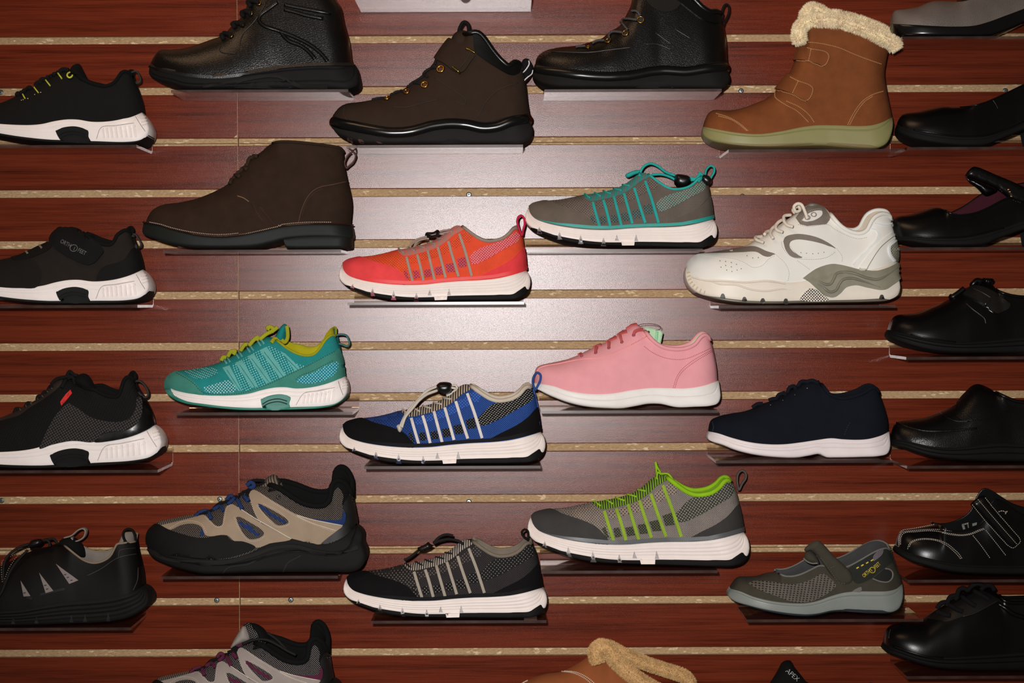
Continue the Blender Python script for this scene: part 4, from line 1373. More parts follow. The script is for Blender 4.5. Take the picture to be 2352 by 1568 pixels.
# ------------------------------------------------------------------ trail shoes, two colourways
def trail(label, crop, xf, pan, accent, mesh, tonguec):
    s = Shoe('trail_shoe', label, 'sneaker', crop, xf=xf)
    f = [(115, 800), (200, 868), (400, 910), (700, 944), (900, 938), (1100, 885), (1250, 810), (1400, 760), (1520, 745), (1700, 788), (1830, 798), (1950, 760), (2060, 685), (2140, 600)]
    blk = rubber((24, 23, 22), 0.55)
    s.band('midsole', f, [(115, 800), (123, 862), (160, 920), (300, 990), (450, 1040), (650, 1082), (900, 1080), (1100, 1072), (1500, 1066), (1900, 1064), (2100, 1062), (2182, 1020), (2224, 940), (2218, 862), (2192, 800), (2196, 700), (2140, 600)], blk, W=0.048, nV=30, grooves=(0.62,), gdepth=0.0022)
    s.stripe('sole_ridge', [(130, 850), (300, 930), (600, 970), (900, 965), (1150, 900), (1350, 830), (1550, 815), (1750, 865), (1950, 880), (2150, 830)], 9, rubber((34, 32, 31), 0.45), lift=0.0030)
    s.stripe('sole_groove', [(850, 1070), (900, 1020), (1100, 985), (1250, 910), (1400, 868), (1590, 870)], 3.0, plain((8, 8, 8), 0.8), lift=0.0008)
    s.stripe('sole_groove', [(1430, 1060), (1470, 980), (1600, 905)], 3.4, plain((8, 8, 8), 0.8), lift=0.0008)
    s.band('upper', [(117, 795), (112, 740), (130, 672), (200, 602), (225, 577), (400, 540), (580, 506), (700, 470), (830, 405), (920, 350), (1010, 315), (1090, 255), (1170, 225), (1260, 215), (1380, 252), (1500, 330), (1620, 400), (1740, 428), (1830, 418), (1878, 370), (1892, 290), (1905, 220), (1955, 180), (2015, 202), (2062, 262), (2095, 335)], f, mesh,
           right=[(2140, 600), (2130, 480), (2108, 395), (2095, 335)], W=0.0455, upper=True, open=(1230, 1380), nV=24, drop=3, far=0.016)
    s.lining(BK); s.collar(BK, 0.0042)
    s.overlay('collar_panel', [(1400, 240), (1500, 318), (1620, 388), (1740, 418), (1830, 408), (1870, 370), (1885, 290), (1900, 222), (1955, 182), (2015, 205), (2062, 265), (2090, 330), (2060, 400), (2000, 420), (2010, 330), (1960, 250), (1920, 290), (1890, 400), (1830, 440), (1740, 450), (1620, 420), (1480, 340)], BK, lift=0.0012, g=6)
    st = suede(pan, 0.06)
    pA = s.overlay('side_overlay', [(235, 622), (420, 580), (580, 540), (670, 520), (730, 570), (790, 622), (840, 615), (858, 540), (885, 440), (935, 415), (990, 440), (1150, 550), (1300, 640), (1510, 745), (1300, 790), (1170, 828), (1050, 770), (960, 765), (890, 710), (690, 715), (640, 630), (560, 600), (450, 610), (330, 660)], st, lift=0.0014, g=7)
    pB = s.overlay('side_overlay', [(1098, 305), (1150, 280), (1200, 300), (1400, 420), (1560, 510), (1700, 555), (2000, 625), (1940, 672), (1790, 798), (1700, 785), (1520, 743), (1300, 640), (1185, 550), (1125, 400)], st, lift=0.0019, g=7)
    bl = fabric(accent)
    for (q, strip, par) in (([(978, 540), (1012, 536), (1100, 580), (1235, 668), (1243, 700), (1200, 733), (1110, 746), (1062, 710), (1002, 610)], [(1008, 585), (1100, 650), (1200, 712)], pA), ([(1188, 408), (1230, 420), (1400, 510), (1478, 568), (1478, 592), (1380, 613), (1322, 570), (1222, 470)], [(1205, 425), (1330, 520), (1455, 590)], pB)):
        s.overlay('mesh_window', q, mesh, lift=0.0026, g=6, parent=par)
        s.stripe('webbing', strip, 8, bl, lift=0.0034, parent=par)
    s.stripe('webbing', [(1080, 600), (1140, 650)], 6, bl, lift=0.0034, parent=pA)
    s.stripe('webbing', [(660, 650), (640, 715)], 8, bl, lift=0.0012)
    ed = plain((200, 188, 172), 0.7)
    s.tube('piping', [(1000, 445), (1180, 560), (1300, 625), (1510, 745)], 0.0007, ed, lift=0.0022, parent=pB)
    s.tube('piping', [(1560, 515), (1700, 558), (2000, 615)], 0.0007, ed, lift=0.0022, parent=pB)
    s.tube('piping', [(1560, 525), (1700, 590), (1940, 665)], 0.0006, ed, lift=0.0022, parent=pB)
    s.stitch([[(345, 650), (450, 595), (570, 585), (650, 615), (700, 700)], [(680, 545), (740, 600), (800, 640), (850, 620), (875, 540), (900, 450), (940, 425)], [(960, 540), (985, 610), (1050, 720), (1110, 765), (1210, 750), (1262, 700)], [(1120, 400), (1170, 520), (1220, 600)], [(1215, 320), (1400, 440), (1560, 535), (1700, 600), (1930, 680)], [(1180, 430), (1310, 590), (1380, 632), (1490, 600), (1400, 490), (1230, 405)]], plain((206, 192, 172), 0.7), dash=2, gap=2.4, lift=0.0028)
    s.overlay('heel_accent', [(1680, 552), (1860, 560), (1990, 548), (2008, 475), (2030, 505), (2005, 612), (1850, 590)], bl, lift=0.0012, g=6)
    s.overlay('heel_counter', [(2010, 400), (2060, 330), (2090, 340), (2122, 480), (2136, 595), (2060, 682), (1950, 756), (1795, 796), (1940, 672), (2010, 610), (2035, 510), (2005, 450)], plain((13, 12, 12), 0.6), lift=0.0024, g=7)
    s.overlay('toe_guard', [(118, 790), (114, 740), (132, 672), (202, 606), (330, 660), (480, 708), (650, 738), (870, 710), (940, 760), (1050, 770), (1165, 825), (1000, 900), (800, 940), (600, 936), (400, 908), (200, 866)], rubber((22, 21, 20), 0.6), lift=0.0022, g=8)
    s.overlay('vamp_stripe', [(220, 582), (400, 545), (575, 510), (590, 530), (420, 570), (240, 612)], striped((40, 36, 34), (130, 120, 112), 0.003), lift=0.001, g=6)
    s.puff('tongue', tonguec[0], tonguec[1], T=0.018)
    for p, m, r in (([(580, 525), (620, 490), (690, 470), (720, 500)], bl, .003), ([(600, 490), (680, 500), (760, 470)], BK2, .0026), ([(720, 500), (740, 560)], bl, .004), ([(760, 470), (830, 440), (860, 480)], bl, .0036), ([(760, 450), (820, 400), (900, 390)], BK2, .003), ([(880, 370), (920, 330), (960, 360), (900, 420)], bl, .0036), ([(900, 330), (960, 350), (1010, 350)], BK2, .003), ([(990, 370), (1040, 460)], bl, .004), ([(1000, 320), (1060, 300), (1110, 280), (1080, 340)], BK2, .003), ([(1060, 340), (1100, 385)], bl, .004), ([(1080, 230), (1120, 195), (1150, 230), (1100, 260)], bl, .004), ([(1090, 200), (1160, 180), (1250, 185)], BK2, .003), ([(1170, 230), (1260, 205), (1350, 210), (1420, 250), (1300, 280)], BK2, .0022), ([(1380, 160), (1400, 190), (1370, 230)], BK2, .002)):
        s.tube('lace', p, r * 0.8, m, d=0.010, per=5)
    for c in ((1300, 275), (1385, 340)):
        s.ring('eyelet', c, 3.4, plain((20, 20, 20), 0.4), tube_r=0.0012)
    return s
MG = knit((36, 31, 29), (128, 116, 106), 0.0030, 45, 0.27)
s = trail('taupe trail shoe with royal blue webbing on a thick black sole', (310, 1060, 4.2), None, (150, 132, 112), (32, 50, 92), MG,
          ([(1190, 240), (1255, 172), (1305, 132), (1360, 126), (1400, 168), (1425, 260), (1300, 270)], striped((60, 52, 48), (120, 106, 92), 0.004, 20)))
shelf_for(s, 364, 771, 'clear acrylic shelf under the taupe and blue trail shoe')
xf = affine([(1150, 280), (935, 415), (670, 520), (1188, 408), (1955, 180), (2005, 612), (225, 577), (2095, 335)], [(1150, 425), (960, 570), (690, 672), (1212, 566), (1935, 312), (2010, 772), (228, 718), (2060, 440)])
s = trail('pale grey trail shoe with plum webbing at the bottom edge', (310, 1400, 4.704), xf, (152, 142, 136), (84, 34, 56), knit((28, 26, 27), (134, 127, 124), 0.0030, 45, 0.27),
          ([(1200, 240), (1255, 215), (1300, 225), (1310, 262), (1250, 275)], BK))
s.xf = None
s.puff('tongue', [(1168, 175), (1195, 145), (1245, 137), (1310, 155), (1390, 200), (1428, 255), (1445, 335), (1330, 390), (1230, 340)], knit((22, 21, 22), (150, 144, 138), 0.0034, 60, 0.24), T=0.016)
s.puff('tongue_back', [(1240, 140), (1310, 150), (1392, 200), (1430, 255), (1450, 340), (1340, 340), (1300, 240)], BK, d=0.004, T=0.0165)
s.puff('tongue_patch', [(1160, 178), (1190, 178), (1222, 225), (1246, 290), (1238, 325), (1180, 350), (1110, 378), (1035, 410), (1060, 345), (1110, 255)], suede((150, 142, 134), 0.05), d=0.010, T=0.014)
s.tube('lace', [(1160, 370), (1280, 325), (1420, 325), (1540, 380), (1640, 440), (1740, 490)], 0.0022, CD, d=0.022)
s.tube('lace', [(1430, 250), (1530, 320), (1600, 390), (1650, 440)], 0.0022, CD, d=0.005)
shelf_for(s, 335, 740, 'clear acrylic shelf under the pale grey and plum trail shoe')
# ------------------------------------------------------------------ boots
BL = leather((12, 10, 9), 0.31, 400, 0.30, 0.36)
BLS = leather((10, 10, 10), 0.30, 300, 0.10, 0.35)
BRU = rubber((22, 21, 20), 0.5)
GOLD = metal((168, 126, 62), 0.28)
BRASS = metal((150, 118, 60), 0.3)
# black lace-up ankle boot
s = Shoe('ankle_boot', 'black pebbled leather lace-up ankle boot with plain rounded toe', 'boot', (300, 0, 4.2))
f = [(185, 618), (240, 640), (400, 680), (600, 710), (850, 720), (1050, 702), (1300, 660), (1500, 632), (1700, 614), (1900, 608), (2140, 612)]
s.band('midsole', f, [(185, 618), (178, 720), (250, 766), (400, 804), (520, 842), (800, 848), (1200, 846), (1600, 846), (1900, 846), (2100, 852), (2196, 800), (2192, 700), (2172, 630), (2140, 612)], BRU, W=0.049, nV=24, grooves=(0.30, 0.80), gdepth=0.0014)
s.stripe('welt', [(190, 640), (400, 694), (620, 724), (850, 734), (1050, 716), (1300, 675), (1500, 648), (1700, 632), (1900, 626), (2150, 630)], 6.5, leather((20, 18, 17), 0.4, 500, 0.3), lift=0.0026)
s.stripe('sole_ridge', [(700, 822), (950, 800), (1200, 752), (1350, 735), (1460, 752), (1560, 800), (1640, 826), (1900, 832)], 8, rubber((30, 28, 27), 0.42), lift=0.0024)
s.overlay('arch_shade', [(1000, 842), (1200, 800), (1350, 785), (1440, 795), (1560, 843)], plain((4, 4, 4), 0.9), lift=0.0010, g=6)  # black overlay paints the shade under the arch; the sole itself is solid
s.band('upper', [(195, 615), (212, 580), (240, 530), (290, 482), (400, 478), (520, 465), (650, 430), (800, 375), (900, 338), (980, 250), (1060, 175), (1110, 90), (1140, -20), (1160, -180), (1230, -300), (1350, -330), (1550, -325), (1750, -300), (1860, -280), (1900, -260)], f, BL,
       right=[(2140, 612), (2112, 400), (2065, 230), (2030, 70), (1985, 0), (1945, -120), (1900, -260)], W=0.046, upper=True, open=(1200, 1330), nV=30, drop=3, bulge=0.02, taper=0.30)
s.lining(BK); s.collar(BLS, 0.0045)
for p in ([(1420, 20), (1340, 80), (1250, 150), (1240, 200), (1280, 245), (1420, 295), (1600, 365), (1750, 445), (1850, 530), (1900, 592)], [(1440, 300), (1520, 390), (1640, 440), (1720, 500), (1780, 570)], [(1480, 90), (1580, 115), (1700, 150), (1860, 180)], [(1480, 45), (1600, 70), (1760, 100), (1930, 130)]):
    s.tube('padded_seam', p, 0.0034, BLS, lift=-0.0010)
for p in ([(1310, 20), (1200, 200), (1090, 320), (1060, 390), (1055, 440)], [(865, 450), (858, 480), (880, 505), (1020, 515)], [(1180, 520), (1280, 560), (1340, 630)]):
    s.tube('seam', p, 0.0008, plain((30, 27, 26), 0.5), lift=0.0004)
for c in ((1238, 32), (1165, 132), (1080, 240), (972, 350)):
    s.ring('lace_hook', c, 4.2, BRASS, tube_r=0.0011, lift=0.0014)
    s.tube('lace', [(c[0] + 5, c[1]), (c[0] - 50, c[1] - 22), (c[0] - 95, c[1] - 12), (c[0] - 70, c[1] + 30)], 0.0032, BK2, d=(0.03, 0.0), per=5)
shelf_for(s, 392, 799, 'clear acrylic shelf under the black pebbled leather boot')

# brown hiking boot
BN = suede((44, 31, 22), 0.10)
s = Shoe('hiking_boot', 'dark brown hiking boot with instep strap and brass eyelets', 'boot', (740, 20, 4.3558))
f = [(95, 1088), (250, 1130), (450, 1180), (700, 1210), (900, 1195), (1100, 1140), (1300, 1105), (1480, 1112), (1650, 1130), (1800, 1092), (1950, 1062), (2080, 1060)]
s.band('midsole', f, [(95, 1088), (88, 1150), (130, 1230), (250, 1290), (400, 1338), (600, 1346), (1000, 1346), (1400, 1346), (1800, 1346), (2000, 1340), (2095, 1282), (2110, 1205), (2088, 1140), (2090, 1095), (2080, 1060)], rubber((34, 32, 31), 0.6, bump=0.5), W=0.049, nV=20)
s.tube('sole_rand', [(100, 1120), (180, 1150), (300, 1172), (500, 1208), (700, 1238), (900, 1222), (1100, 1168), (1300, 1148), (1450, 1160), (1600, 1192), (1750, 1180), (1900, 1125), (2075, 1095)], 0.0086, plain((13, 13, 13), 0.24, 0.5), lift=-0.0040, nseg=16)
s.overlay('arch_shade', [(1180, 1346), (1280, 1300), (1360, 1308), (1440, 1346)], plain((4, 4, 4), 0.9), lift=0.001, g=6)  # under-arch shade laid on as a black patch
for x in (270, 380, 560):
    s.overlay('tread_gap', [(x - 20, 1290 + (x - 270) * 0.12), (x + 25, 1300 + (x - 270) * 0.12), (x + 40, 1345), (x, 1340)], plain((80, 56, 56), 0.4), lift=0.0008, g=4)
top = [(100, 1085), (125, 1045), (170, 992), (240, 952), (400, 930), (540, 902), (680, 862), (800, 812), (900, 742), (1010, 652), (1090, 572), (1150, 480), (1220, 380), (1300, 290), (1400, 262), (1500, 240), (1560, 240), (1620, 295), (1700, 410), (1800, 525), (1870, 572), (1925, 535), (1965, 545), (1988, 620)]
s.band('upper', top, f, BN, right=[(2080, 1060), (2060, 950), (2042, 800), (2025, 700), (1988, 620)], W=0.046, upper=True, open=(1350, 1480), nV=30, drop=3, bulge=0.03, far=0.004)
s.lining(BK); s.collar(BLS, 0.0042)
s.overlay('padded_collar', [(1508, 250), (1560, 245), (1620, 300), (1700, 414), (1800, 530), (1870, 578), (1925, 540), (1962, 550), (1978, 610), (1955, 655), (1890, 665), (1750, 595), (1600, 495), (1530, 435), (1512, 340)], BLS, lift=0.0024, g=7)
s.puff('tongue', [(1280, 330), (1320, 250), (1390, 215), (1470, 232), (1520, 265), (1512, 420), (1400, 440), (1320, 400)], BN, d=0.004, T=0.016)
s.loop('tongue_loop', [(1370, 230), (1385, 180), (1415, 138), (1440, 140), (1462, 165), (1470, 225)], BK2, closed=False, ry=0.006, r=0.003)
WS = plain((214, 212, 206), 0.6)
s.stitch([[(1382, 215), (1395, 165), (1420, 138)], [(1408, 228), (1420, 180), (1445, 150)]], WS, dash=2.2, gap=1.6, r=0.0007, lift=0.004, name='loop_stitching')
sp = s.overlay('instep_strap', [(1112, 462), (1135, 415), (1180, 355), (1228, 298), (1262, 302), (1400, 375), (1530, 448), (1480, 545), (1405, 638), (1330, 632), (1230, 560), (1130, 500)], BN, lift=0.0040, g=6, thick=0.004)
s.castable(sp)
for p in ([(1442, 402), (1485, 418), (1528, 442)], [(1302, 585), (1340, 612), (1378, 640)]):
    s.tube('strap_bar', p, 0.0018, metal((170, 150, 70), 0.25), lift=0.0008)
s.tube('seam', [(1490, 420), (1440, 520), (1370, 600)], 0.0008, plain((34, 22, 16), 0.7), lift=0.0004)
for c, r in (((1186, 606), 7.6), ((1026, 763), 7.2), ((848, 832), 6.6), ((650, 898), 6.4)):
    s.ring('eyelet', c, r, GOLD, tube_r=0.0015, lift=0.0010, disc=plain((60, 36, 16), 0.5))
for p in ([(1160, 590), (1060, 608), (1015, 655), (1060, 690)], [(1000, 755), (890, 752), (860, 790)], [(825, 830), (740, 832), (690, 870)], [(625, 900), (560, 905), (500, 920)], [(1140, 560), (1140, 510)], [(1020, 680), (940, 730), (880, 760)]):
    s.tube('lace', p, 0.0020, CB, d=0.016, per=5)
for p in ([(225, 970), (215, 1040), (245, 1110)], [(700, 985), (850, 985), (1000, 945), (1170, 905)], [(1120, 690), (1290, 800), (1430, 905), (1420, 960), (1330, 930)], [(1560, 1090), (1620, 960), (1750, 820), (1960, 740)]):
    s.tube('seam', p, 0.0007, plain((40, 28, 22), 0.8), lift=0.0004)
hl = s.puff('heel_loop', [(1990, 545), (2018, 502), (2060, 500), (2100, 555), (2112, 620), (2092, 672), (2030, 740), (2015, 690), (2005, 640), (1992, 595)], fabric((18, 16, 20)), T=0.006, g=4)
s.castable(hl)
s.tube('reflective_edge', [(2066, 522), (2070, 555), (2045, 600), (2012, 640)], 0.0009, WS, lift=0.0004)
s.tube('reflective_edge', [(2106, 612), (2095, 650), (2060, 680), (2024, 715)], 0.0009, WS, lift=0.0004)
shelf_for(s, 794, 1200, 'clear acrylic shelf under the dark brown hiking boot')

# black hiking boot
s = Shoe('hiking_boot', 'black pebbled leather hiking boot with brass eyelets and heel loop', 'boot', (1200, 0, 4.523))
f = [(130, 665), (220, 692), (350, 716), (500, 740), (700, 758), (950, 768), (1150, 752), (1350, 715), (1500, 690), (1700, 695), (1900, 655), (2130, 632)]
s.band('midsole', f, [(130, 665), (108, 745), (120, 802), (200, 860), (350, 898), (550, 908), (900, 910), (1300, 910), (1700, 910), (2000, 912), (2112, 900), (2162, 820), (2142, 745), (2146, 690), (2130, 632)], rubber((24, 22, 21), 0.55, bump=0.4), W=0.049, nV=20)
s.tube('sole_rand', [(140, 715), (250, 732), (400, 748), (600, 775), (780, 790), (950, 792), (1150, 775), (1350, 738), (1500, 730), (1700, 742), (1900, 715), (2130, 690)], 0.0080, plain((12, 12, 12), 0.28, 0.4), lift=-0.0040, nseg=16)
s.overlay('arch_shade', [(1180, 908), (1280, 862), (1400, 848), (1500, 865), (1570, 908)], plain((4, 4, 4), 0.9), lift=0.001, g=6)  # black patch painted for the shade below the arch
s.band('upper', [(135, 660), (140, 622), (170, 572), (250, 522), (400, 492), (560, 475), (720, 432), (830, 395), (900, 335), (1020, 258), (1080, 150), (1125, 60), (1150, -60), (1200, -180), (1300, -250), (1420, -262), (1540, -235), (1620, -160), (1700, -85), (1800, 10), (1870, 80), (1950, 125), (2010, 122), (2060, 152)], f, BL,
       right=[(2130, 632), (2120, 450), (2092, 270), (2075, 190), (2060, 152)], W=0.046, upper=True, open=(1250, 1400), nV=30, drop=3, bulge=0.03)
s.lining(BK); s.collar(BLS, 0.0048)
s.overlay('padded_collar', [(1520, -200), (1640, -60), (1760, 20), (1870, 110), (1960, 150), (2045, 165), (2050, 240), (1900, 220), (1740, 110), (1640, 30), (1520, -60)], BLS, lift=0.0024, g=8)
s.overlay('ankle_panel', [(1250, -100), (1500, -60), (1640, 20), (1600, 90), (1500, 125), (1400, 105), (1300, 30)], suede((26, 24, 20), 0.08), lift=0.002, g=8)
for c, r in (((1228, 206), 7.0), ((1072, 345), 6.8), ((890, 425), 6.4), ((682, 492), 4.0)):
    s.ring('eyelet', c, r, BRASS, tube_r=0.0011, lift=0.0008, disc=plain((26, 18, 8), 0.5))
LG = knit((26, 25, 25), (150, 146, 140), 0.0017, 45, 0.25)
for p in ([(1190, 210), (1060, 205), (1030, 235), (1060, 265), (1095, 315)], [(1040, 345), (930, 343), (905, 370), (905, 400)], [(855, 430), (780, 435), (730, 460)], [(655, 490), (600, 492), (555, 500)], [(1225, 170), (1190, 122), (1140, 118)]):
    s.tube('lace', p, 0.0017, LG, lift=0.0022, per=5)
for p in ([(300, 540), (700, 545), (900, 520), (1150, 490)], [(1280, 460), (1400, 460), (1550, 520)], [(1380, 340), (1560, 470)], [(1580, 300), (1760, 410)]):
    s.tube('seam', p, 0.0009, plain((34, 31, 30), 0.4), lift=0.0004)
s.loop('heel_loop', [(2066, 190), (2078, 100), (2108, 48), (2138, 55), (2146, 120), (2122, 190), (2085, 250)], BK2, closed=False)
shelf_for(s, 1250, 1657, 'clear acrylic shelf under the black leather hiking boot')

# brown chukka
CH = suede((41, 27, 17), 0.18)
s = Shoe('chukka_boot', 'dark brown suede chukka boot on a black heeled sole', 'boot', (300, 300, 4.2))
f = [(125, 882), (250, 902), (400, 950), (600, 995), (850, 1020), (1050, 1005), (1250, 965), (1450, 922), (1650, 900), (1900, 898), (2138, 912)]
CS = plain((24, 27, 25), 0.6, 0.2)
s.band('midsole', f, [(125, 882), (115, 990), (250, 1050), (400, 1094), (560, 1120), (900, 1128), (1200, 1118), (1350, 1085), (1480, 1050), (1700, 1030), (2000, 1030), (2138, 1030), (2142, 980), (2138, 912)], CS, W=0.0475, nV=14)
def hplan(u): return 0.80 * (1 if u < 0.7 else max(0.0, 1 - ((u - 0.7) / 0.3) ** 3) ** 0.5)
s.band('heel', [(1478, 1045), (1600, 1030), (1800, 1020), (2000, 1020), (2142, 1025)], [(1478, 1070), (1490, 1120), (1560, 1132), (1800, 1132), (2000, 1132), (2142, 1128)], CS, W=0.0475, nV=10, nS=40, planf=hplan)
s.band('upper', [(160, 885), (178, 820), (220, 762), (300, 717), (480, 690), (650, 650), (800, 590), (930, 520), (1020, 435), (1110, 350), (1180, 260), (1260, 205), (1340, 135), (1420, 110), (1550, 108), (1750, 126), (1950, 152), (2025, 170), (2055, 205)], f, CH,
       right=[(2128, 905), (2140, 700), (2100, 500), (2070, 350), (2055, 205)], W=0.0445, upper=True, open=(1320, 1440), nV=26, drop=3, bulge=0.02, taper=0.3)
s.lining(suede((40, 28, 20))); s.collar(CH, 0.0022)
s.stripe('welt', [(130, 888), (250, 906), (400, 953), (600, 998), (850, 1024), (1050, 1008), (1250, 968), (1450, 925), (1650, 904), (1900, 900), (2138, 914)], 3.6, leather((40, 22, 18), 0.35), lift=0.0030)
s.stitch([[(200, 898), (300, 920), (400, 953), (600, 998), (850, 1022), (1050, 1006), (1250, 966), (1450, 923), (1650, 902), (1900, 899), (2100, 908)]], plain((190, 170, 150), 0.6), dash=2.4, gap=1.8, lift=0.0042, r=0.0005, name='welt_stitching')
SB = plain((72, 44, 28), 0.8)
s.tube('seam', [(1620, 890), (1640, 800), (1680, 690), (1740, 600), (1820, 548), (1950, 520), (2092, 490)], 0.0009, SB, lift=0.0005)
s.stitch([[(1655, 820), (1690, 700), (1760, 610), (1860, 550)], [(1180, 690), (1220, 790), (1280, 880)], [(1250, 740), (1310, 810), (1400, 920)]], plain((84, 56, 36), 0.8), dash=1.6, gap=2)
s.tube('seam', [(1030, 630), (1090, 650), (1142, 685)], 0.0009, plain((110, 80, 56), 0.8), lift=0.0005)
for p in ([(965, 520), (1010, 440), (1060, 450)], [(1035, 430), (1090, 360), (1130, 380)], [(1125, 340), (1150, 265), (1230, 255)]):
    s.tube('lace', p, 0.0030, suede((48, 32, 22)), d=0.006, per=5)
s.loop('heel_loop', [(2078, 365), (2066, 305), (2105, 228), (2145, 205), (2172, 238), (2150, 300), (2092, 352)], leather((70, 32, 24), 0.4), r=0.0014)
shelf_for(s, 372, 781, 'clear acrylic shelf under the brown suede chukka boot')

# tan fur-trimmed boot
TN = suede((119, 66, 33), 0.12)
s = Shoe('winter_boot', 'tan suede ankle boot with cream fur trim and two straps', 'boot', (1580, 0, 4.2385))
f = [(145, 1232), (300, 1260), (500, 1290), (700, 1300), (900, 1275), (1100, 1235), (1250, 1216), (1450, 1215), (1650, 1222), (1800, 1214), (1900, 1185), (1990, 1140)]
s.band('midsole', f, [(145, 1232), (148, 1300), (200, 1350), (350, 1394), (550, 1418), (800, 1426), (1000, 1420), (1300, 1410), (1500, 1424), (1700, 1438), (1850, 1434), (1940, 1390), (1985, 1300), (2000, 1200), (1990, 1140)], rubber((136, 132, 86), 0.5), W=0.0465, nV=30, grooves=(0.80,), gdepth=0.0012)
s.band('outsole', [(150, 1290), (250, 1345), (450, 1385), (700, 1400), (900, 1380), (1100, 1340), (1250, 1318), (1400, 1330), (1600, 1375), (1780, 1400), (1900, 1380), (1985, 1290)], [(150, 1290), (205, 1354), (350, 1398), (550, 1422), (800, 1430), (1000, 1424), (1300, 1414), (1500, 1428), (1700, 1442), (1850, 1438), (1945, 1392), (1985, 1290)], rubber((118, 104, 66), 0.55), W=0.0462, nV=8, edge=0.2)
s.band('upper', [(150, 1228), (165, 1170), (200, 1102), (250, 1072), (400, 1074), (520, 1055), (620, 1020), (760, 960), (850, 890), (920, 800), (1000, 690), (1050, 560), (1085, 430), (1110, 320), (1160, 260), (1300, 225), (1450, 230), (1620, 270), (1800, 345), (1900, 405), (1958, 470)], f, TN,
       right=[(1988, 1140), (1970, 1050), (1940, 900), (1915, 720), (1930, 600), (1958, 470)], W=0.0450, upper=True, open=(1110, 1200), nV=34, drop=3, bulge=0.03, taper=0.12)
CR = plain((226, 200, 160), 0.95, 0.1, tag='fleece')
s.lining(CR)
FUR = plain((250, 228, 192), 0.9, 0.15, var=0.14, tag='fleece')
core = s.tube('fur_trim', [(1092, 415), (1080, 330), (1105, 255), (1180, 212), (1300, 205), (1450, 215), (1600, 250), (1750, 305), (1900, 375), (2000, 425), (2030, 470)], 0.0080, FUR, d=0.030, ry=0.012, per=6, nseg=12, rad=None)
core2 = s.tube('fur_trim', [(1150, 230), (1150, 140), (1200, 90), (1260, 100), (1330, 150), (1450, 165), (1600, 200), (1780, 262), (1900, 315), (1960, 355)], 0.0075, FUR, d=-0.026, ry=0.012, per=6, nseg=12)
s.fur('fur_pile', core, 20000, 0.0052, FUR, parent=core, seed=3, width=0.00045)
s.fur('fur_pile', core2, 16000, 0.0052, FUR, parent=core2, seed=4, width=0.00045)
s1 = s.overlay('strap', [(1042, 592), (1055, 520), (1080, 440), (1130, 452), (1250, 472), (1345, 500), (1378, 535), (1365, 600), (1328, 648), (1250, 622), (1180, 602), (1110, 588)], TN, lift=0.0042, g=6, thick=0.004)
s2 = s.overlay('strap', [(848, 872), (880, 780), (920, 698), (1000, 735), (1100, 780), (1190, 818), (1222, 855), (1205, 930), (1160, 985), (1080, 955), (1010, 922), (920, 888)], TN, lift=0.0042, g=6, thick=0.004)
s.castable(s1); s.castable(s2)
TS = plain((196, 150, 100), 0.8)
s.stitch([[(1060, 585), (1180, 595), (1320, 640), (1360, 595), (1370, 540), (1340, 505), (1200, 475), (1150, 460)], [(1200, 478), (1175, 598)]], TS, parent=s1, dash=2, gap=1.6, r=0.0006)
s.stitch([[(870, 875), (1015, 915), (1155, 978), (1198, 935), (1215, 860), (1185, 828), (1075, 788), (980, 740)], [(1075, 788), (1015, 915)]], TS, parent=s2, dash=2, gap=1.6, r=0.0006)
s.stitch([[(1175, 410), (1300, 425), (1470, 465), (1600, 520), (1740, 575), (1900, 630)], [(275, 1105), (400, 1145), (500, 1200), (600, 1285)], [(300, 1130), (420, 1165), (510, 1220), (580, 1280)], [(850, 900), (850, 945), (950, 1020), (1060, 1080), (1180, 1195)], [(960, 985), (1090, 1045), (1180, 1120), (1235, 1200)], [(1555, 1215), (1620, 1090), (1700, 985), (1800, 920), (1910, 885)], [(1575, 1215), (1640, 1095), (1720, 990), (1810, 930)]], TS, dash=2, gap=1.6, r=0.0006)
shelf_for(s, 1672, 2077, 'clear acrylic shelf under the tan fur-trimmed boot')

# ------------------------------------------------------------------ white walking shoe
WL = leather((229, 226, 217), 0.45, 500, 0.04)
GP = plain((122, 112, 102), 0.5)
s = Shoe('walking_shoe', 'chunky white leather walking shoe with grey loop and olive heel clip', 'sneaker', (1550, 440, 4.2764))
f = [(112, 728), (170, 820), (300, 858), (500, 870), (700, 880), (900, 868), (1080, 893), (1250, 880), (1400, 850), (1700, 800), (1950, 760), (2190, 690)]
WR = rubber((224, 214, 198), 0.45)
s.band('midsole', f, [(112, 728), (103, 820), (140, 920), (220, 990), (350, 1036), (500, 1070), (700, 1090), (1000, 1096), (1200, 1090), (1500, 1084), (1900, 1078), (2100, 1063), (2198, 1010), (2222, 930), (2206, 862), (2200, 780), (2190, 690)], WR, W=0.0485, nV=26)
s.band('outsole', [(125, 890), (250, 985), (450, 1035), (700, 1068), (1000, 1076), (1200, 1070), (1500, 1066), (1900, 1055), (2100, 1034), (2200, 985), (2224, 940)], [(125, 890), (140, 924), (220, 994), (350, 1040), (500, 1074), (700, 1094), (1000, 1100), (1200, 1094), (1500, 1088), (1900, 1082), (2100, 1067), (2202, 1014), (2224, 940)], rubber((92, 88, 76), 0.4), W=0.0496, nV=8, edge=0.05)
s.tube('sole_ridge', [(300, 862), (430, 905), (600, 915), (750, 960), (900, 975), (1050, 955), (1130, 965)], 0.0013, WR, lift=0.0002, taper=True)
s.stripe('sole_ridge', [(165, 840), (300, 872), (500, 882), (700, 893), (900, 880), (1080, 905)], 3.5, WR, lift=0.0022)
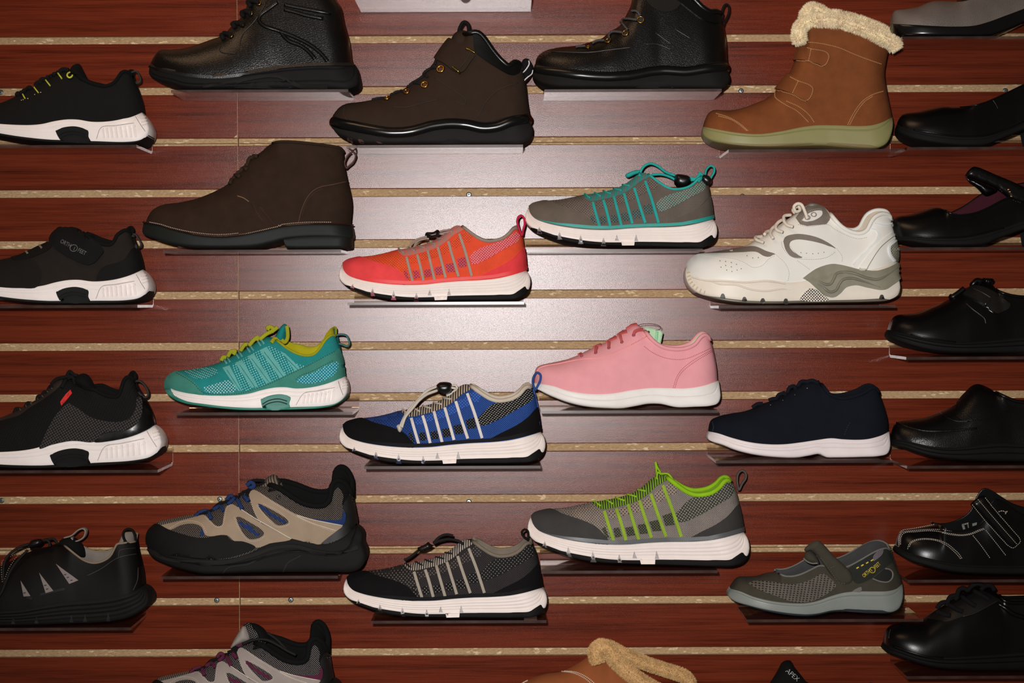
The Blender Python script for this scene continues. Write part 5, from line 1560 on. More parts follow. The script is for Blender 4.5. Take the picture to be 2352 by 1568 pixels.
s.band('upper', [(115, 722), (138, 680), (180, 640), (250, 607), (400, 585), (560, 560), (700, 528), (800, 470), (900, 412), (1000, 342), (1100, 275), (1180, 220), (1260, 158), (1340, 125), (1430, 130), (1490, 172), (1560, 262), (1640, 345), (1740, 398), (1830, 408), (1890, 375), (1925, 305), (1965, 250), (2040, 218), (2105, 235), (2126, 292)], f, WL,
       right=[(2190, 690), (2200, 600), (2172, 455), (2150, 380), (2126, 292)], W=0.0455, upper=True, open=(1450, 1580), nV=26, drop=3, far=0.008)
s.lining(fabric((206, 192, 172))); s.collar(WL, 0.0034)
s.overlay('toe_cap', [(120, 722), (142, 682), (184, 642), (250, 618), (450, 645), (600, 662), (690, 695), (780, 738), (860, 715), (925, 650), (985, 622), (1060, 690), (1105, 780), (1100, 880), (900, 862), (700, 872), (500, 862), (300, 850), (175, 812)], WL, lift=0.0016, g=8)
s.overlay('vamp_strip', [(290, 606), (480, 580), (680, 545), (790, 540), (900, 585), (985, 615), (920, 640), (870, 630), (800, 592), (650, 596), (450, 604)], GP, lift=0.0008, g=6)
for (x, y, a) in ((118, 800, 10), (122, 838, 18), (132, 872, 28), (150, 905, 38), (176, 935, 48), (208, 962, 56), (245, 985, 62), (285, 1003, 68)):
    ca, sa = math.cos(math.radians(a)), math.sin(math.radians(a))
    s.stripe('toe_rib', [(x, y), (x + 34 * ca, y - 34 * sa)], 2.6, rubber((206, 190, 160), 0.5), lift=0.0014)
tab = s.overlay('eyelet_tab', [(1190, 262), (1255, 178), (1320, 145), (1390, 128), (1450, 148), (1532, 240), (1520, 280), (1490, 318), (1300, 338), (1230, 320)], GP, lift=0.0016, g=6, curved=False)
s.overlay('eyelet_plate', [(1252, 290), (1300, 232), (1380, 198), (1440, 200), (1442, 235), (1380, 282), (1290, 300)], WL, lift=0.0024, g=5, parent=tab)
for c in ((1303, 265), (1363, 235)):
    s.ring('eyelet', c, 5.4, plain((150, 140, 130), 0.4), tube_r=0.0009, lift=0.0028, parent=tab, disc=plain((70, 66, 62), 0.5))
s.overlay('loop_inlay', [(1065, 490), (1078, 458), (1110, 435), (1220, 418), (1380, 445), (1500, 500), (1578, 558), (1450, 512), (1300, 478), (1200, 470), (1140, 490), (1125, 535), (1160, 590), (1250, 648), (1150, 640), (1090, 575)], GP, lift=0.0012, g=5)
s.overlay('side_panel', [(1130, 535), (1142, 498), (1200, 476), (1300, 484), (1450, 520), (1575, 568), (1540, 605), (1450, 635), (1255, 645), (1170, 590)], WL, lift=0.0018, g=6)
clip = s.overlay('heel_clip', [(1255, 850), (1320, 800), (1400, 750), (1530, 712), (1620, 720), (1700, 738), (1850, 775), (1980, 780), (2100, 745), (2192, 708), (2198, 860), (2130, 920), (2050, 965), (1900, 945), (1780, 920), (1680, 940), (1620, 1000), (1560, 1035), (1480, 1025), (1400, 960), (1310, 880)], plain((134, 130, 113), 0.35, 0.5), lift=0.0038, g=6, thick=0.003)
s.castable(clip)
for p in ([(1340, 845), (1420, 880), (1480, 910), (1530, 905), (1560, 860), (1590, 805), (1650, 790), (1750, 800), (1900, 850), (2000, 860), (2100, 810), (2190, 745)], [(1400, 905), (1460, 940), (1520, 985), (1580, 970), (1620, 900), (1660, 860), (1740, 850), (1850, 880), (2020, 940)]):
    s.tube('clip_ridge', p, 0.0020, plain((122, 118, 102), 0.35, 0.5), lift=0.0000, parent=clip, taper=True)
s.overlay('checker_window', [(1228, 1055), (1270, 990), (1330, 950), (1390, 965), (1450, 1010), (1512, 1066), (1230, 1066)], knit((220, 212, 200), (24, 22, 22), 0.0042, 45, 0.36, bump=0.2), lift=0.0014, g=6)
RF = plain((232, 234, 234), 0.25, 0.6)
for p in ([(1750, 718), (1860, 600), (1980, 475), (2000, 415), (1975, 370), (1925, 360)], [(1958, 302), (2050, 322), (2122, 316)], [(2172, 478), (2105, 540), (2108, 610), (2155, 680)]):
    s.stripe('reflective_strip', p, 4.2, RF, lift=0.0022)
s.overlay('heel_mesh', [(2176, 490), (2120, 545), (2118, 610), (2160, 680), (2192, 690), (2196, 600)], knit((150, 146, 128), (70, 70, 60), 0.004, 45, 0.3), lift=0.0014, g=5)
s.overlay('heel_band', [(2150, 385), (2172, 440), (2060, 530), (1960, 640), (1880, 770), (1810, 765), (1900, 620), (2020, 490)], WL, lift=0.0018, g=6)
s.stripe('heel_seam', [(2140, 440), (2020, 545), (1930, 680), (1875, 775)], 1.6, plain((130, 122, 108), 0.6), lift=0.0026)
SW = plain((186, 178, 166), 0.7)
s.stitch([[(255, 628), (450, 655), (600, 672), (690, 708), (770, 748), (855, 728), (925, 662), (985, 632)], [(990, 622), (1085, 715), (1118, 800), (1105, 885)], [(1215, 330), (1300, 350), (1500, 330), (1570, 375), (1700, 440), (1800, 468), (1900, 450)], [(1045, 500), (1060, 560), (1140, 640), (1260, 665), (1480, 650), (1580, 590)], [(1585, 560), (1640, 640), (1635, 710)], [(1200, 680), (1330, 770)], [(1240, 300), (1300, 215), (1400, 180), (1460, 190)], [(1200, 245), (1090, 310), (900, 450), (700, 520)]], SW, dash=1.8, gap=2.2, r=0.0004, lift=0.0022)
s.dots('perforations', [(445, 690), (500, 695), (455, 748), (500, 732), (555, 705), (555, 745), (605, 722), (610, 775), (650, 762), (510, 775), (560, 788), (710, 640), (765, 660), (820, 655), (1235, 602), (1290, 608), (1350, 612), (1405, 608), (1460, 598)], 1.1, plain((90, 84, 76), 0.7), lift=0.0026)
LW = fabric((224, 212, 196))
for p, dd in (([(1303, 268), (1280, 200), (1240, 125), (1200, 120), (1170, 150), (1190, 195), (1230, 180), (1215, 140)], (0.032, 0.012)), ([(1160, 345), (1100, 325), (1070, 280), (1075, 240), (1140, 228)], (0.036, 0.006)), ([(1060, 398), (1000, 372), (992, 335), (1030, 290), (1080, 270)], (0.036, 0.006)), ([(965, 458), (940, 415), (950, 370), (1000, 325)], (0.036, 0.004)), ([(870, 500), (800, 470), (790, 450), (860, 440)], (0.034, 0.004)), ([(880, 420), (900, 395), (960, 380)], (0.02, 0.0)), ([(1180, 210), (1160, 180), (1200, 150), (1240, 165)], (0.012, 0.0))):
    s.tube('lace', p, 0.0024, LW, d=dd, per=6)
s.puff('tongue', [(1270, 160), (1300, 125), (1340, 108), (1400, 118), (1420, 140), (1330, 165)], GP, T=0.016)
for (x, y) in ((470, 1030), (682, 1062), (862, 1075), (1088, 1078), (2030, 1040)):
    s.overlay('tread_gap', [(x - 22, y), (x - 10, y - 26), (x + 10, y - 28), (x + 24, y), (x + 24, y + 16), (x - 22, y + 14)], plain((60, 58, 52), 0.5), lift=0.0016, g=4)
shelf_for(s, 1648, 2054, 'clear acrylic shelf under the white walking shoe')

# ------------------------------------------------------------------ pink canvas oxford with a tag
PK = plain((228, 157, 163), 0.92, 0.1, 0.4, 1200, var=0.04, tag='canvas')
s = Shoe('canvas_shoe', 'pink canvas lace-up shoe with a smooth white sole', 'shoe', (1200, 720, 4.8))
f = [(130, 762), (220, 776), (350, 802), (500, 850), (700, 882), (850, 888), (1000, 880), (1200, 846), (1400, 822), (1600, 822), (1800, 825), (2000, 795), (2165, 737)]
s.band('midsole', f, [(130, 762), (112, 800), (200, 852), (320, 912), (500, 980), (700, 1025), (950, 1044), (1100, 1044), (1250, 1020), (1380, 996), (1520, 996), (1700, 1032), (1900, 1028), (2080, 1016), (2160, 985), (2186, 920), (2180, 830), (2165, 737)], rubber((230, 225, 220), 0.5), W=0.0455, nV=30, grooves=(0.52,), gdepth=0.0012)
s.band('upper', [(130, 758), (132, 680), (148, 605), (190, 572), (350, 535), (500, 500), (610, 458), (700, 412), (800, 365), (930, 310), (1050, 235), (1150, 165), (1215, 122), (1262, 113), (1310, 150), (1380, 230), (1450, 308), (1550, 370), (1680, 394), (1800, 384), (1900, 340), (1965, 262), (2010, 236), (2050, 258), (2070, 305)], f, PK,
       right=[(2150, 745), (2140, 600), (2112, 455), (2092, 375), (2070, 305)], W=0.0430, upper=True, open=(1280, 1420), nV=24, drop=3, far=0.003)
s.lining(fabric((206, 196, 170))); s.collar(PK, 0.0030)
pink_seam = plain((176, 92, 102), 0.8)
s.stitch([[(1340, 360), (1420, 422), (1550, 482), (1680, 506), (1800, 498), (1950, 440), (2090, 372)], [(1660, 820), (1700, 700), (1760, 612), (1900, 505), (2100, 392)], [(1680, 820), (1718, 705), (1778, 625), (1910, 525), (2100, 410)], [(1200, 345), (1300, 290), (1390, 240)]], pink_seam, dash=2, gap=1.8, r=0.0005)
s.tube('seam', [(160, 640), (190, 600), (260, 575), (400, 552), (600, 510), (720, 495), (850, 485), (1000, 432), (1200, 342), (1390, 240)], 0.0007, plain((236, 160, 158), 0.9), lift=0.0003)
LP = fabric((190, 92, 92))
for p in ([(610, 440), (640, 440), (660, 472)], [(775, 356), (820, 350), (870, 345)], [(825, 370), (812, 400), (808, 430)], [(915, 300), (960, 290), (1040, 265)], [(958, 315), (955, 345), (953, 378)], [(1040, 232), (1090, 215), (1155, 200)], [(1078, 238), (1085, 275), (1097, 312)], [(1140, 165), (1200, 130), (1262, 122)], [(1225, 238), (1240, 205), (1280, 185), (1325, 182)]):
    s.stripe('lace', p, 6.5, LP, lift=0.0024)
for c in ((655, 470), (808, 434), (953, 380), (1097, 316), (1226, 240)):
    s.ring('eyelet', c, 2.6, plain((150, 70, 78), 0.6), tube_r=0.0009)
shelf_for(s, 1238, 1645, 'clear acrylic shelf under the pink canvas shoe')
tg = Shoe('price_tag', 'mint green paper price tag tied inside the pink canvas shoe', 'tag', (1200, 720, 4.8))
tg.puff('card', [(1345, 182), (1350, 158), (1380, 148), (1530, 186), (1550, 215), (1522, 345), (1440, 320), (1390, 240)], plain((176, 212, 172), 0.7), T=0.0006, d=0.004, curved=False)
tg.puff('printed_band', [(1470, 190), (1500, 200), (1490, 300), (1455, 295)], plain((150, 204, 160), 0.7), T=0.0002, d=0.0048, curved=False)
tg.tube('string', [(1270, 135), (1300, 120), (1400, 112), (1490, 125), (1528, 155), (1500, 180), (1430, 182), (1390, 202)], 0.00045, plain((70, 30, 36), 0.6), d=0.004)
tg.puff('punched_hole', [(1375, 195), (1390, 188), (1405, 200), (1398, 216), (1380, 214)], plain((60, 40, 34), 0.7), T=0.0002, d=0.0048, g=3)
tg.build()

# ------------------------------------------------------------------ navy lace-up
NV = plain((18, 21, 29), 0.93, 0.12, 0.4, 1000, var=0.08, tag='canvas')
s = Shoe('canvas_shoe', 'navy blue lace-up shoe on a white stepped sole', 'shoe', (1600, 850, 5.004))
f = [(135, 702), (250, 726), (400, 775), (600, 825), (800, 850), (1000, 852), (1200, 830), (1400, 800), (1550, 782), (1680, 794), (1850, 800), (1980, 790), (2120, 752), (2216, 706)]
s.band('midsole', f, [(135, 702), (127, 770), (150, 806), (300, 860), (450, 920), (650, 970), (900, 1000), (1150, 1006), (1290, 985), (1420, 965), (1490, 1000), (1600, 1004), (1900, 998), (2100, 988), (2200, 958), (2230, 880), (2226, 790), (2216, 706)], rubber((228, 217, 216), 0.5), W=0.0455, nV=30, grooves=(0.50, 0.72), gdepth=0.0010)
s.band('upper', [(140, 706), (144, 640), (168, 572), (260, 527), (400, 495), (530, 475), (640, 440), (750, 385), (850, 355), (950, 315), (1030, 265), (1110, 215), (1190, 165), (1270, 128), (1350, 122), (1420, 150), (1470, 205), (1510, 262), (1600, 310), (1680, 324), (1800, 305), (1920, 262), (1985, 220), (2035, 202), (2075, 222), (2095, 270)], f, NV,
       right=[(2200, 720), (2196, 580), (2160, 440), (2125, 345), (2095, 270)], W=0.0430, upper=True, open=(1380, 1500), nV=24, drop=3, far=0.003)
s.lining(fabric((14, 15, 22))); s.collar(NV, 0.0028)
for p in ([(640, 430), (700, 390), (760, 385)], [(830, 345), (880, 330), (930, 325)], [(920, 325), (950, 280), (1020, 270), (1010, 300)], [(1045, 260), (1070, 200), (1120, 185), (1140, 220)], [(1165, 190), (1200, 135), (1250, 130), (1300, 150)], [(1260, 135), (1330, 120), (1400, 150)]):
    s.tube('lace', p, 0.0030, fabric((17, 19, 28)), d=0.008, per=5)
for c in ((850, 402), (993, 348), (1130, 285), (1272, 210)):
    s.ring('eyelet', c, 1.0, SIL, tube_r=0.0004)
s.stitch([[(1700, 740), (1730, 660), (1770, 590)]], plain((40, 44, 58), 0.8), r=0.0004)
s.tube('seam', [(180, 590), (195, 650), (185, 705)], 0.0006, plain((34, 36, 46), 0.9), lift=0.0003)
shelf_for(s, 1640, 2043, 'clear acrylic shelf under the navy lace-up shoe')

# ------------------------------------------------------------------ grey strap shoe
GS = suede((62, 58, 48), 0.10)
NEO = fabric((40, 42, 38))
EDG = fabric((110, 108, 102))
s = Shoe('mary_jane', 'olive grey strap shoe with woven side panel and yellow lettering', 'shoe', (1650, 1220, 5.004))
f = [(125, 657), (250, 690), (400, 750), (600, 800), (800, 825), (1000, 828), (1150, 800), (1300, 746), (1450, 706), (1600, 692), (1800, 692), (1950, 688), (2050, 660), (2116, 602)]
s.band('midsole', f, [(125, 657), (118, 740), (180, 800), (350, 860), (550, 918), (800, 963), (1000, 978), (1150, 965), (1300, 932), (1450, 922), (1600, 932), (1800, 944), (1980, 938), (2080, 890), (2120, 800), (2126, 680), (2116, 602)], rubber((128, 134, 128), 0.38), W=0.0465, nV=30, grooves=(0.80,), gdepth=0.0010)
s.band('outsole', [(120, 735), (240, 795), (400, 850), (650, 903), (900, 925), (1050, 922), (1200, 890), (1350, 842), (1500, 818), (1650, 835), (1850, 878), (1960, 886), (2060, 868), (2122, 780)], [(120, 735), (184, 804), (350, 864), (550, 922), (800, 967), (1000, 982), (1150, 969), (1300, 936), (1450, 926), (1600, 936), (1800, 948), (1980, 942), (2084, 893), (2122, 780)], rubber((50, 58, 64), 0.45), W=0.0462, nV=8, edge=0.15)
s.band('upper', [(130, 655), (148, 622), (200, 548), (240, 522), (350, 520), (460, 510), (560, 478), (650, 465), (700, 488), (760, 512), (850, 516), (950, 492), (1080, 432), (1160, 395), (1300, 410), (1430, 420), (1530, 385), (1650, 320), (1780, 245), (1870, 205), (1935, 196), (1975, 222)], f, GS,
       right=[(2116, 602), (2090, 520), (2042, 400), (1998, 290), (1975, 222)], W=0.0430, upper=True, open=(640, 740), nV=22, drop=3, far=0.007, taper=0.25)
s.lining(fabric((62, 62, 62))); s.collar(EDG, 0.0014, name='edge_piping')
s.overlay('woven_panel', [(345, 600), (400, 575), (550, 575), (750, 600), (900, 605), (1050, 560), (1200, 485), (1270, 530), (1350, 620), (1300, 680), (1150, 770), (1030, 812), (850, 808), (650, 740), (450, 665)], knit((98, 92, 84), (40, 38, 34), 0.0072, 8, 0.30, 1.7, bump=0.8), lift=0.0010, g=7)
s.overlay('heel_quarter', [(1470, 455), (1540, 392), (1650, 328), (1780, 252), (1870, 212), (1930, 204), (1970, 240), (2000, 340), (1960, 380), (1880, 440), (1750, 545), (1600, 600), (1545, 560)], NEO, lift=0.0012, g=6)
cut = s.overlay('side_cutout', [(1775, 542), (1850, 480), (1915, 428), (1962, 440), (1992, 480), (1990, 535), (1950, 578), (1870, 580)], plain((20, 21, 19), 0.9), lift=0.0010, g=5)
s.tube('cutout_piping', [(1770, 542), (1860, 576), (1945, 580), (1990, 535), (1993, 475), (1962, 440), (1912, 428)], 0.0012, EDG, lift=0.0016, parent=cut)
YL = plain((196, 170, 24), 0.6)
for k in range(4):
    s.stripe('yellow_dash', [(1585 + k * 55, 428 - k * 29), (1612 + k * 55, 412 - k * 29)], 3.2, YL, lift=0.0022)
s.text('ORTH', (1672, 534), 12.5, 41, YL, lift=0.0022, xs=0.60)
s.ring('emblem', (1768, 445), 6.2, YL, tube_r=0.0006, lift=0.0018)
s.text('I', (1762, 464), 11, 41, YL, lift=0.0022)
s.text('FEET', (1806, 432), 12.5, 42, YL, lift=0.0022, xs=0.58)
s.overlay('pull_tab', [(1772, 310), (1790, 260), (1860, 210), (1885, 205), (1875, 265), (1830, 310), (1785, 340)], knit((110, 102, 108), (60, 56, 60), 0.003, 45, 0.3), lift=0.0020, g=5)
st = s.puff('strap', [(985, 205), (1010, 172), (1060, 135), (1105, 108), (1150, 105), (1195, 135), (1330, 282), (1450, 390), (1530, 480), (1548, 575), (1500, 612), (1405, 620), (1310, 525), (1210, 385), (1130, 275), (1060, 222), (1000, 235)], GS, d=0.030, T=0.0048, g=6, flat=0.6)
s.castable(st)
s.puff('strap_base', [(978, 305), (1010, 235), (1060, 225), (1130, 285), (1160, 380), (1080, 372), (1010, 345)], GS, d=0.020, T=0.008, g=6)
s.tube('edge_piping', [(978, 308), (1020, 345), (1080, 368), (1140, 365)], 0.0012, EDG, d=0.030)
s.stitch([[(1180, 300), (1290, 450), (1400, 590), (1490, 590)], [(1290, 420), (1360, 390)]], plain((96, 90, 78), 0.8), r=0.0005, parent=st)
s.overlay('heel_mark', [(1530, 690), (1600, 650), (1640, 640), (1640, 690)], EDG, lift=0.001, g=5)
shelf_for(s, 1710, 2115, 'clear acrylic shelf under the olive grey strap shoe')
# ------------------------------------------------------------------ black leather shoes along the right edge
SOLE = rubber((17, 16, 16), 0.4)
PB = leather((11, 10, 10), 0.30, 520, 0.26, 0.35)
SM = leather((10, 9, 9), 0.27, 700, 0.08, 0.32)
def heelplan(u): return 0.80 * (1 if u < 0.7 else max(0.0, 1 - ((u - 0.7) / 0.3) ** 3) ** 0.5)
# grey pump
s = Shoe('pump', 'grey scale-textured pump with black sole at the top right corner', 'shoe', (2030, 0, 4.354))
f = [(75, 236), (300, 246), (500, 256), (700, 262), (900, 254), (1050, 215), (1200, 160), (1400, 85), (1600, 0), (1800, -60), (1960, -90)]
gl = plain((15, 15, 16), 0.22, 0.5)
s.band('midsole', f, [(75, 236), (130, 292), (190, 345), (400, 356), (700, 356), (1000, 354), (1080, 348), (1200, 308), (1400, 225), (1600, 130), (1800, 60), (1960, 10), (1965, -40), (1960, -90)], gl, W=0.042, nV=12)
s.band('heel', [(1560, 150), (1700, 95), (1960, 20)], [(1600, 356), (1750, 356), (1900, 356)], gl, W=0.042, nV=8, nS=30, planf=heelplan)
s.band('upper', [(78, 235), (82, 150), (108, 105), (200, 92), (330, 72), (430, 30), (500, 10), (620, 12), (720, 14), (820, 2), (950, -45), (1200, -110), (1500, -185), (1800, -260), (1930, -275)], f, leather((106, 96, 90), 0.5, 420, 0.5),
       right=[(1960, -90), (1975, -180), (1930, -275)], W=0.0405, upper=True, open=(620, 850), nV=18, drop=3, far=0.002, taper=0.2)
s.lining(BK); s.collar(SM, 0.0012, name='topline')
shelf_for(s, 2072, 2478, 'clear acrylic shelf under the grey pump')
# black plain pump
s = Shoe('pump', 'smooth black leather pump with a rounded toe beside the fur-trimmed boot', 'shoe', (2030, 0, 4.354))
f = [(138, 1242), (200, 1272), (350, 1292), (500, 1320), (700, 1345), (900, 1350), (1100, 1330), (1250, 1262), (1400, 1200), (1600, 1150), (1960, 1130)]
s.band('midsole', f, [(138, 1242), (148, 1310), (250, 1368), (450, 1420), (700, 1452), (900, 1458), (1030, 1448), (1150, 1400), (1280, 1350), (1400, 1300), (1600, 1250), (1800, 1220), (1960, 1210), (1966, 1160), (1960, 1130)], SOLE, W=0.042, nV=16, grooves=(0.65,))
s.band('heel', [(1500, 1270), (1700, 1230), (1960, 1200)], [(1540, 1456), (1700, 1458), (1930, 1458)], SOLE, W=0.042, nV=8, nS=30, planf=heelplan)
s.band('upper', [(140, 1238), (158, 1180), (200, 1140), (350, 1115), (500, 1080), (600, 1063), (700, 1070), (850, 1064), (1000, 1030), (1100, 990), (1250, 920), (1400, 848), (1550, 790), (1700, 740), (1850, 695), (1935, 685)], f, SM,
       right=[(1960, 1130), (1975, 950), (1935, 685)], W=0.0405, upper=True, open=(640, 950), nV=20, drop=3, far=0.0, taper=0.2)
s.lining(BK); s.collar(SM, 0.0012, name='topline')
s.tube('seam', [(1090, 1000), (1120, 1045), (1140, 1085)], 0.0006, plain((40, 37, 36), 0.4), lift=0.0003)
s.tube('welt', [(300, 1300), (450, 1325), (650, 1355), (850, 1365), (1050, 1350), (1250, 1280), (1400, 1215)], 0.0012, SM, lift=0.0008)
shelf_for(s, 2082, 2487, 'clear acrylic shelf under the smooth black pump')
# black mary jane with one strap
s = Shoe('mary_jane', 'glossy black mary jane with raised strap and plum lining', 'shoe', (2030, 360, 6.534))
f = [(148, 1182), (300, 1192), (600, 1202), (900, 1210), (1200, 1200), (1500, 1142), (1800, 1060), (2104, 960), (2500, 900), (2960, 880)]
s.band('midsole', f, [(148, 1182), (200, 1242), (400, 1272), (700, 1322), (1000, 1333), (1400, 1328), (1560, 1305), (1700, 1240), (1900, 1170), (2104, 1097), (2400, 1040), (2700, 1010), (2960, 1000), (2966, 940), (2960, 880)], SOLE, W=0.042, nV=16, grooves=(0.65,))
s.band('heel', [(2250, 1065), (2500, 1020), (2960, 990)], [(2290, 1331), (2500, 1333), (2930, 1333)], SOLE, W=0.042, nV=8, nS=30, planf=heelplan)
s.band('upper', [(148, 1178), (142, 1010), (168, 922), (230, 892), (400, 865), (600, 802), (740, 757), (820, 755), (900, 792), (1000, 848), (1120, 874), (1250, 868), (1400, 838), (1600, 752), (1780, 655), (1900, 610), (2104, 600), (2300, 570), (2550, 480), (2800, 395), (2930, 380)], f, SM,
       right=[(2960, 880), (2985, 650), (2930, 380)], W=0.0405, upper=True, open=(800, 980), nV=20, drop=3, far=0.022, taper=0.2)
s.lining(fabric((62, 24, 34))); s.collar(SM, 0.0016, name='topline')
s.tube('welt', [(400, 1195), (700, 1212), (900, 1218), (1200, 1208), (1500, 1150), (1800, 1070)], 0.0012, SM, lift=0.0010)
st = s.puff('strap', [(1215, 285), (1270, 205), (1340, 150), (1400, 152), (1700, 275), (2000, 402), (2200, 510), (2260, 620), (2180, 700), (2020, 690), (1880, 620), (1720, 500), (1560, 420), (1380, 350)], SM, d=0.026, T=0.005, g=6, flat=0.35)
s.puff('strap_base', [(1215, 295), (1380, 355), (1560, 425), (1700, 500), (1620, 555), (1520, 580), (1380, 450), (1260, 360)], SM, d=0.010, T=0.006, g=6)
s.castable(st)
for c in ((1868, 492), (1890, 526), (1914, 592)):
    s.ring('rivet', c, 1.2, metal((230, 170, 90), 0.2), tube_r=0.0007, parent=st)
s.stitch([[(1740, 480), (1800, 540)], [(1940, 640), (2000, 670), (2104, 690)]], plain((60, 57, 55), 0.5), parent=st, r=0.0005)
shelf_for(s, 2064, 2470, 'clear acrylic shelf under the black mary jane with plum lining')
# black monk strap
s = Shoe('monk_shoe', 'black leather monk shoe with a buckled strap', 'shoe', (2030, 620, 7.304))
f = [(78, 1000), (200, 1032), (400, 1072), (700, 1132), (1000, 1180), (1300, 1208), (1700, 1192), (2352, 1130), (2800, 1100), (3300, 1080)]
s.band('midsole', f, [(78, 1000), (68, 1080), (150, 1150), (350, 1230), (600, 1308), (900, 1368), (1300, 1390), (2000, 1393), (2700, 1393), (3220, 1393), (3330, 1250), (3300, 1080)], SOLE, W=0.046, nV=24, grooves=(0.5, 0.78), gdepth=0.0014)
s.band('upper', [(80, 995), (108, 900), (158, 795), (220, 757), (400, 735), (580, 710), (800, 622), (950, 562), (1120, 475), (1250, 395), (1350, 318), (1480, 255), (1580, 190), (1680, 195), (1780, 200), (1840, 260), (1890, 335), (2000, 388), (2150, 430), (2352, 452), (2700, 440), (3000, 365), (3200, 335)], f, SM,
       right=[(3300, 1080), (3310, 800), (3200, 335)], W=0.0435, upper=True, open=(1760, 2000), nV=24, drop=3)
s.lining(BK); s.collar(SM, 0.0024)
for p in ([(1130, 470), (1260, 380), (1350, 310)], [(1480, 260), (1560, 178), (1640, 190)], [(1680, 205), (1740, 180), (1800, 215)]):
    s.tube('tongue_fold', p, 0.004, SM, d=0.004)
st = s.overlay('strap', [(1340, 430), (1480, 290), (1600, 290), (1760, 345), (1920, 440), (2060, 540), (2108, 590), (2075, 655), (1980, 705), (1890, 735), (1820, 700), (1700, 600), (1540, 510)], leather((24, 21, 19), 0.36, 500, 0.25), lift=0.0036, g=7, thick=0.003)
s.castable(st)
s.tube('buckle', [(1780, 515), (1700, 580), (1760, 650), (1850, 715)], 0.0009, metal((120, 120, 118), 0.3), lift=0.0010, parent=st)
s.tube('seam', [(1380, 560), (1480, 650), (1600, 740), (1690, 820), (1710, 900)], 0.0009, plain((38, 34, 32), 0.4), lift=0.0004)
s.tube('seam', [(1480, 300), (1650, 380), (1800, 470)], 0.0009, plain((34, 31, 29), 0.4), lift=0.0006, parent=st)
s.tube('welt', [(450, 1085), (700, 1140), (950, 1182), (1200, 1212)], 0.0012, SM, lift=0.0008)
shelf_for(s, 2078, 2484, 'clear acrylic shelf under the black monk shoe')
# black leather slip-on with wide strap
s = Shoe('slip_on_shoe', 'black pebbled leather slip-on with a wide plain flap', 'shoe', (2030, 860, 7.127))
f = [(120, 1062), (300, 1068), (500, 1112), (700, 1160), (1000, 1200), (1300, 1190), (1600, 1152), (1900, 1122), (2295, 1140), (2800, 1130), (3200, 1100)]
s.band('midsole', f, [(120, 1062), (113, 1120), (200, 1172), (350, 1205), (550, 1280), (800, 1348), (1200, 1398), (1800, 1418), (2295, 1422), (2800, 1422), (3150, 1420), (3235, 1260), (3200, 1100)], SOLE, W=0.046, nV=24, grooves=(0.45, 0.8), gdepth=0.0014)
s.band('upper', [(122, 1058), (152, 930), (200, 795), (250, 767), (450, 740), (650, 710), (850, 642), (1000, 580), (1170, 490), (1260, 400), (1350, 302), (1450, 212), (1530, 178), (1610, 195), (1700, 235), (1780, 262), (1860, 305), (2000, 372), (2150, 432), (2295, 455), (2600, 460), (2900, 400), (3100, 340)], f, PB,
       right=[(3200, 1100), (3220, 800), (3100, 340)], W=0.0435, upper=True, open=(1720, 1960), nV=24, drop=3)
s.lining(BK); s.collar(PB, 0.0026)
s.overlay('flap', [(1210, 480), (1270, 395), (1360, 300), (1450, 215), (1530, 185), (1610, 205), (1700, 245), (1790, 300), (1900, 400), (2000, 500), (2060, 590), (1950, 620), (1800, 690), (1600, 745), (1400, 745), (1230, 735), (1180, 640)], PB, lift=0.0030, g=8, thick=0.003)
s.tube('seam', [(920, 615), (980, 670), (1080, 730), (1200, 765), (1400, 770)], 0.0010, PB, lift=0.0006)
s.tube('seam', [(215, 790), (330, 840), (500, 890), (700, 925), (1000, 925), (1300, 905), (1520, 880)], 0.0014, PB, lift=0.0004)
s.tube('seam', [(845, 960), (838, 1040), (835, 1120)], 0.0008, plain((8, 8, 8), 0.5), lift=0.0002)
shelf_for(s, 2079, 2484, 'clear acrylic shelf under the black slip-on with a flap')
# black mary jane, white stitching
s = Shoe('mary_jane', 'black leather mary jane with white contrast stitching', 'shoe', (2030, 1110, 6.534))
f = [(190, 935), (300, 1010), (450, 1062), (700, 1130), (1000, 1190), (1300, 1220), (1700, 1230), (2104, 1228), (2600, 1200), (2900, 1160)]
s.band('midsole', f, [(190, 935), (188, 1010), (280, 1092), (450, 1180), (650, 1242), (900, 1308), (1200, 1348), (1700, 1365), (2104, 1368), (2500, 1368), (2850, 1368), (2930, 1250), (2900, 1160)], SOLE, W=0.046, nV=22, grooves=(0.75,), gdepth=0.0014)
s.band('upper', [(220, 935), (222, 840), (245, 745), (290, 697), (450, 670), (650, 632), (790, 608), (850, 640), (950, 690), (1100, 714), (1250, 704), (1400, 648), (1500, 560), (1590, 340), (1680, 240), (1770, 265), (1950, 380), (2104, 470), (2400, 540), (2650, 470), (2800, 420)], f, SM,
       right=[(2900, 1160), (2930, 850), (2800, 420)], W=0.0435, upper=True, open=(780, 900), nV=22, drop=3, far=0.010, taper=0.2)
li = s.lining(fabric((13, 13, 13))); s.collar(SM, 0.0014, name='topline')
st = s.puff('strap', [(1298, 318), (1325, 280), (1490, 178), (1560, 240), (1700, 420), (1900, 650), (2045, 815), (2056, 868), (1992, 948), (1935, 975), (1850, 930), (1620, 665), (1400, 420)], SM, d=0.034, T=0.005, g=6, flat=0.7)
s.castable(st)
WT = plain((196, 186, 172), 0.7)
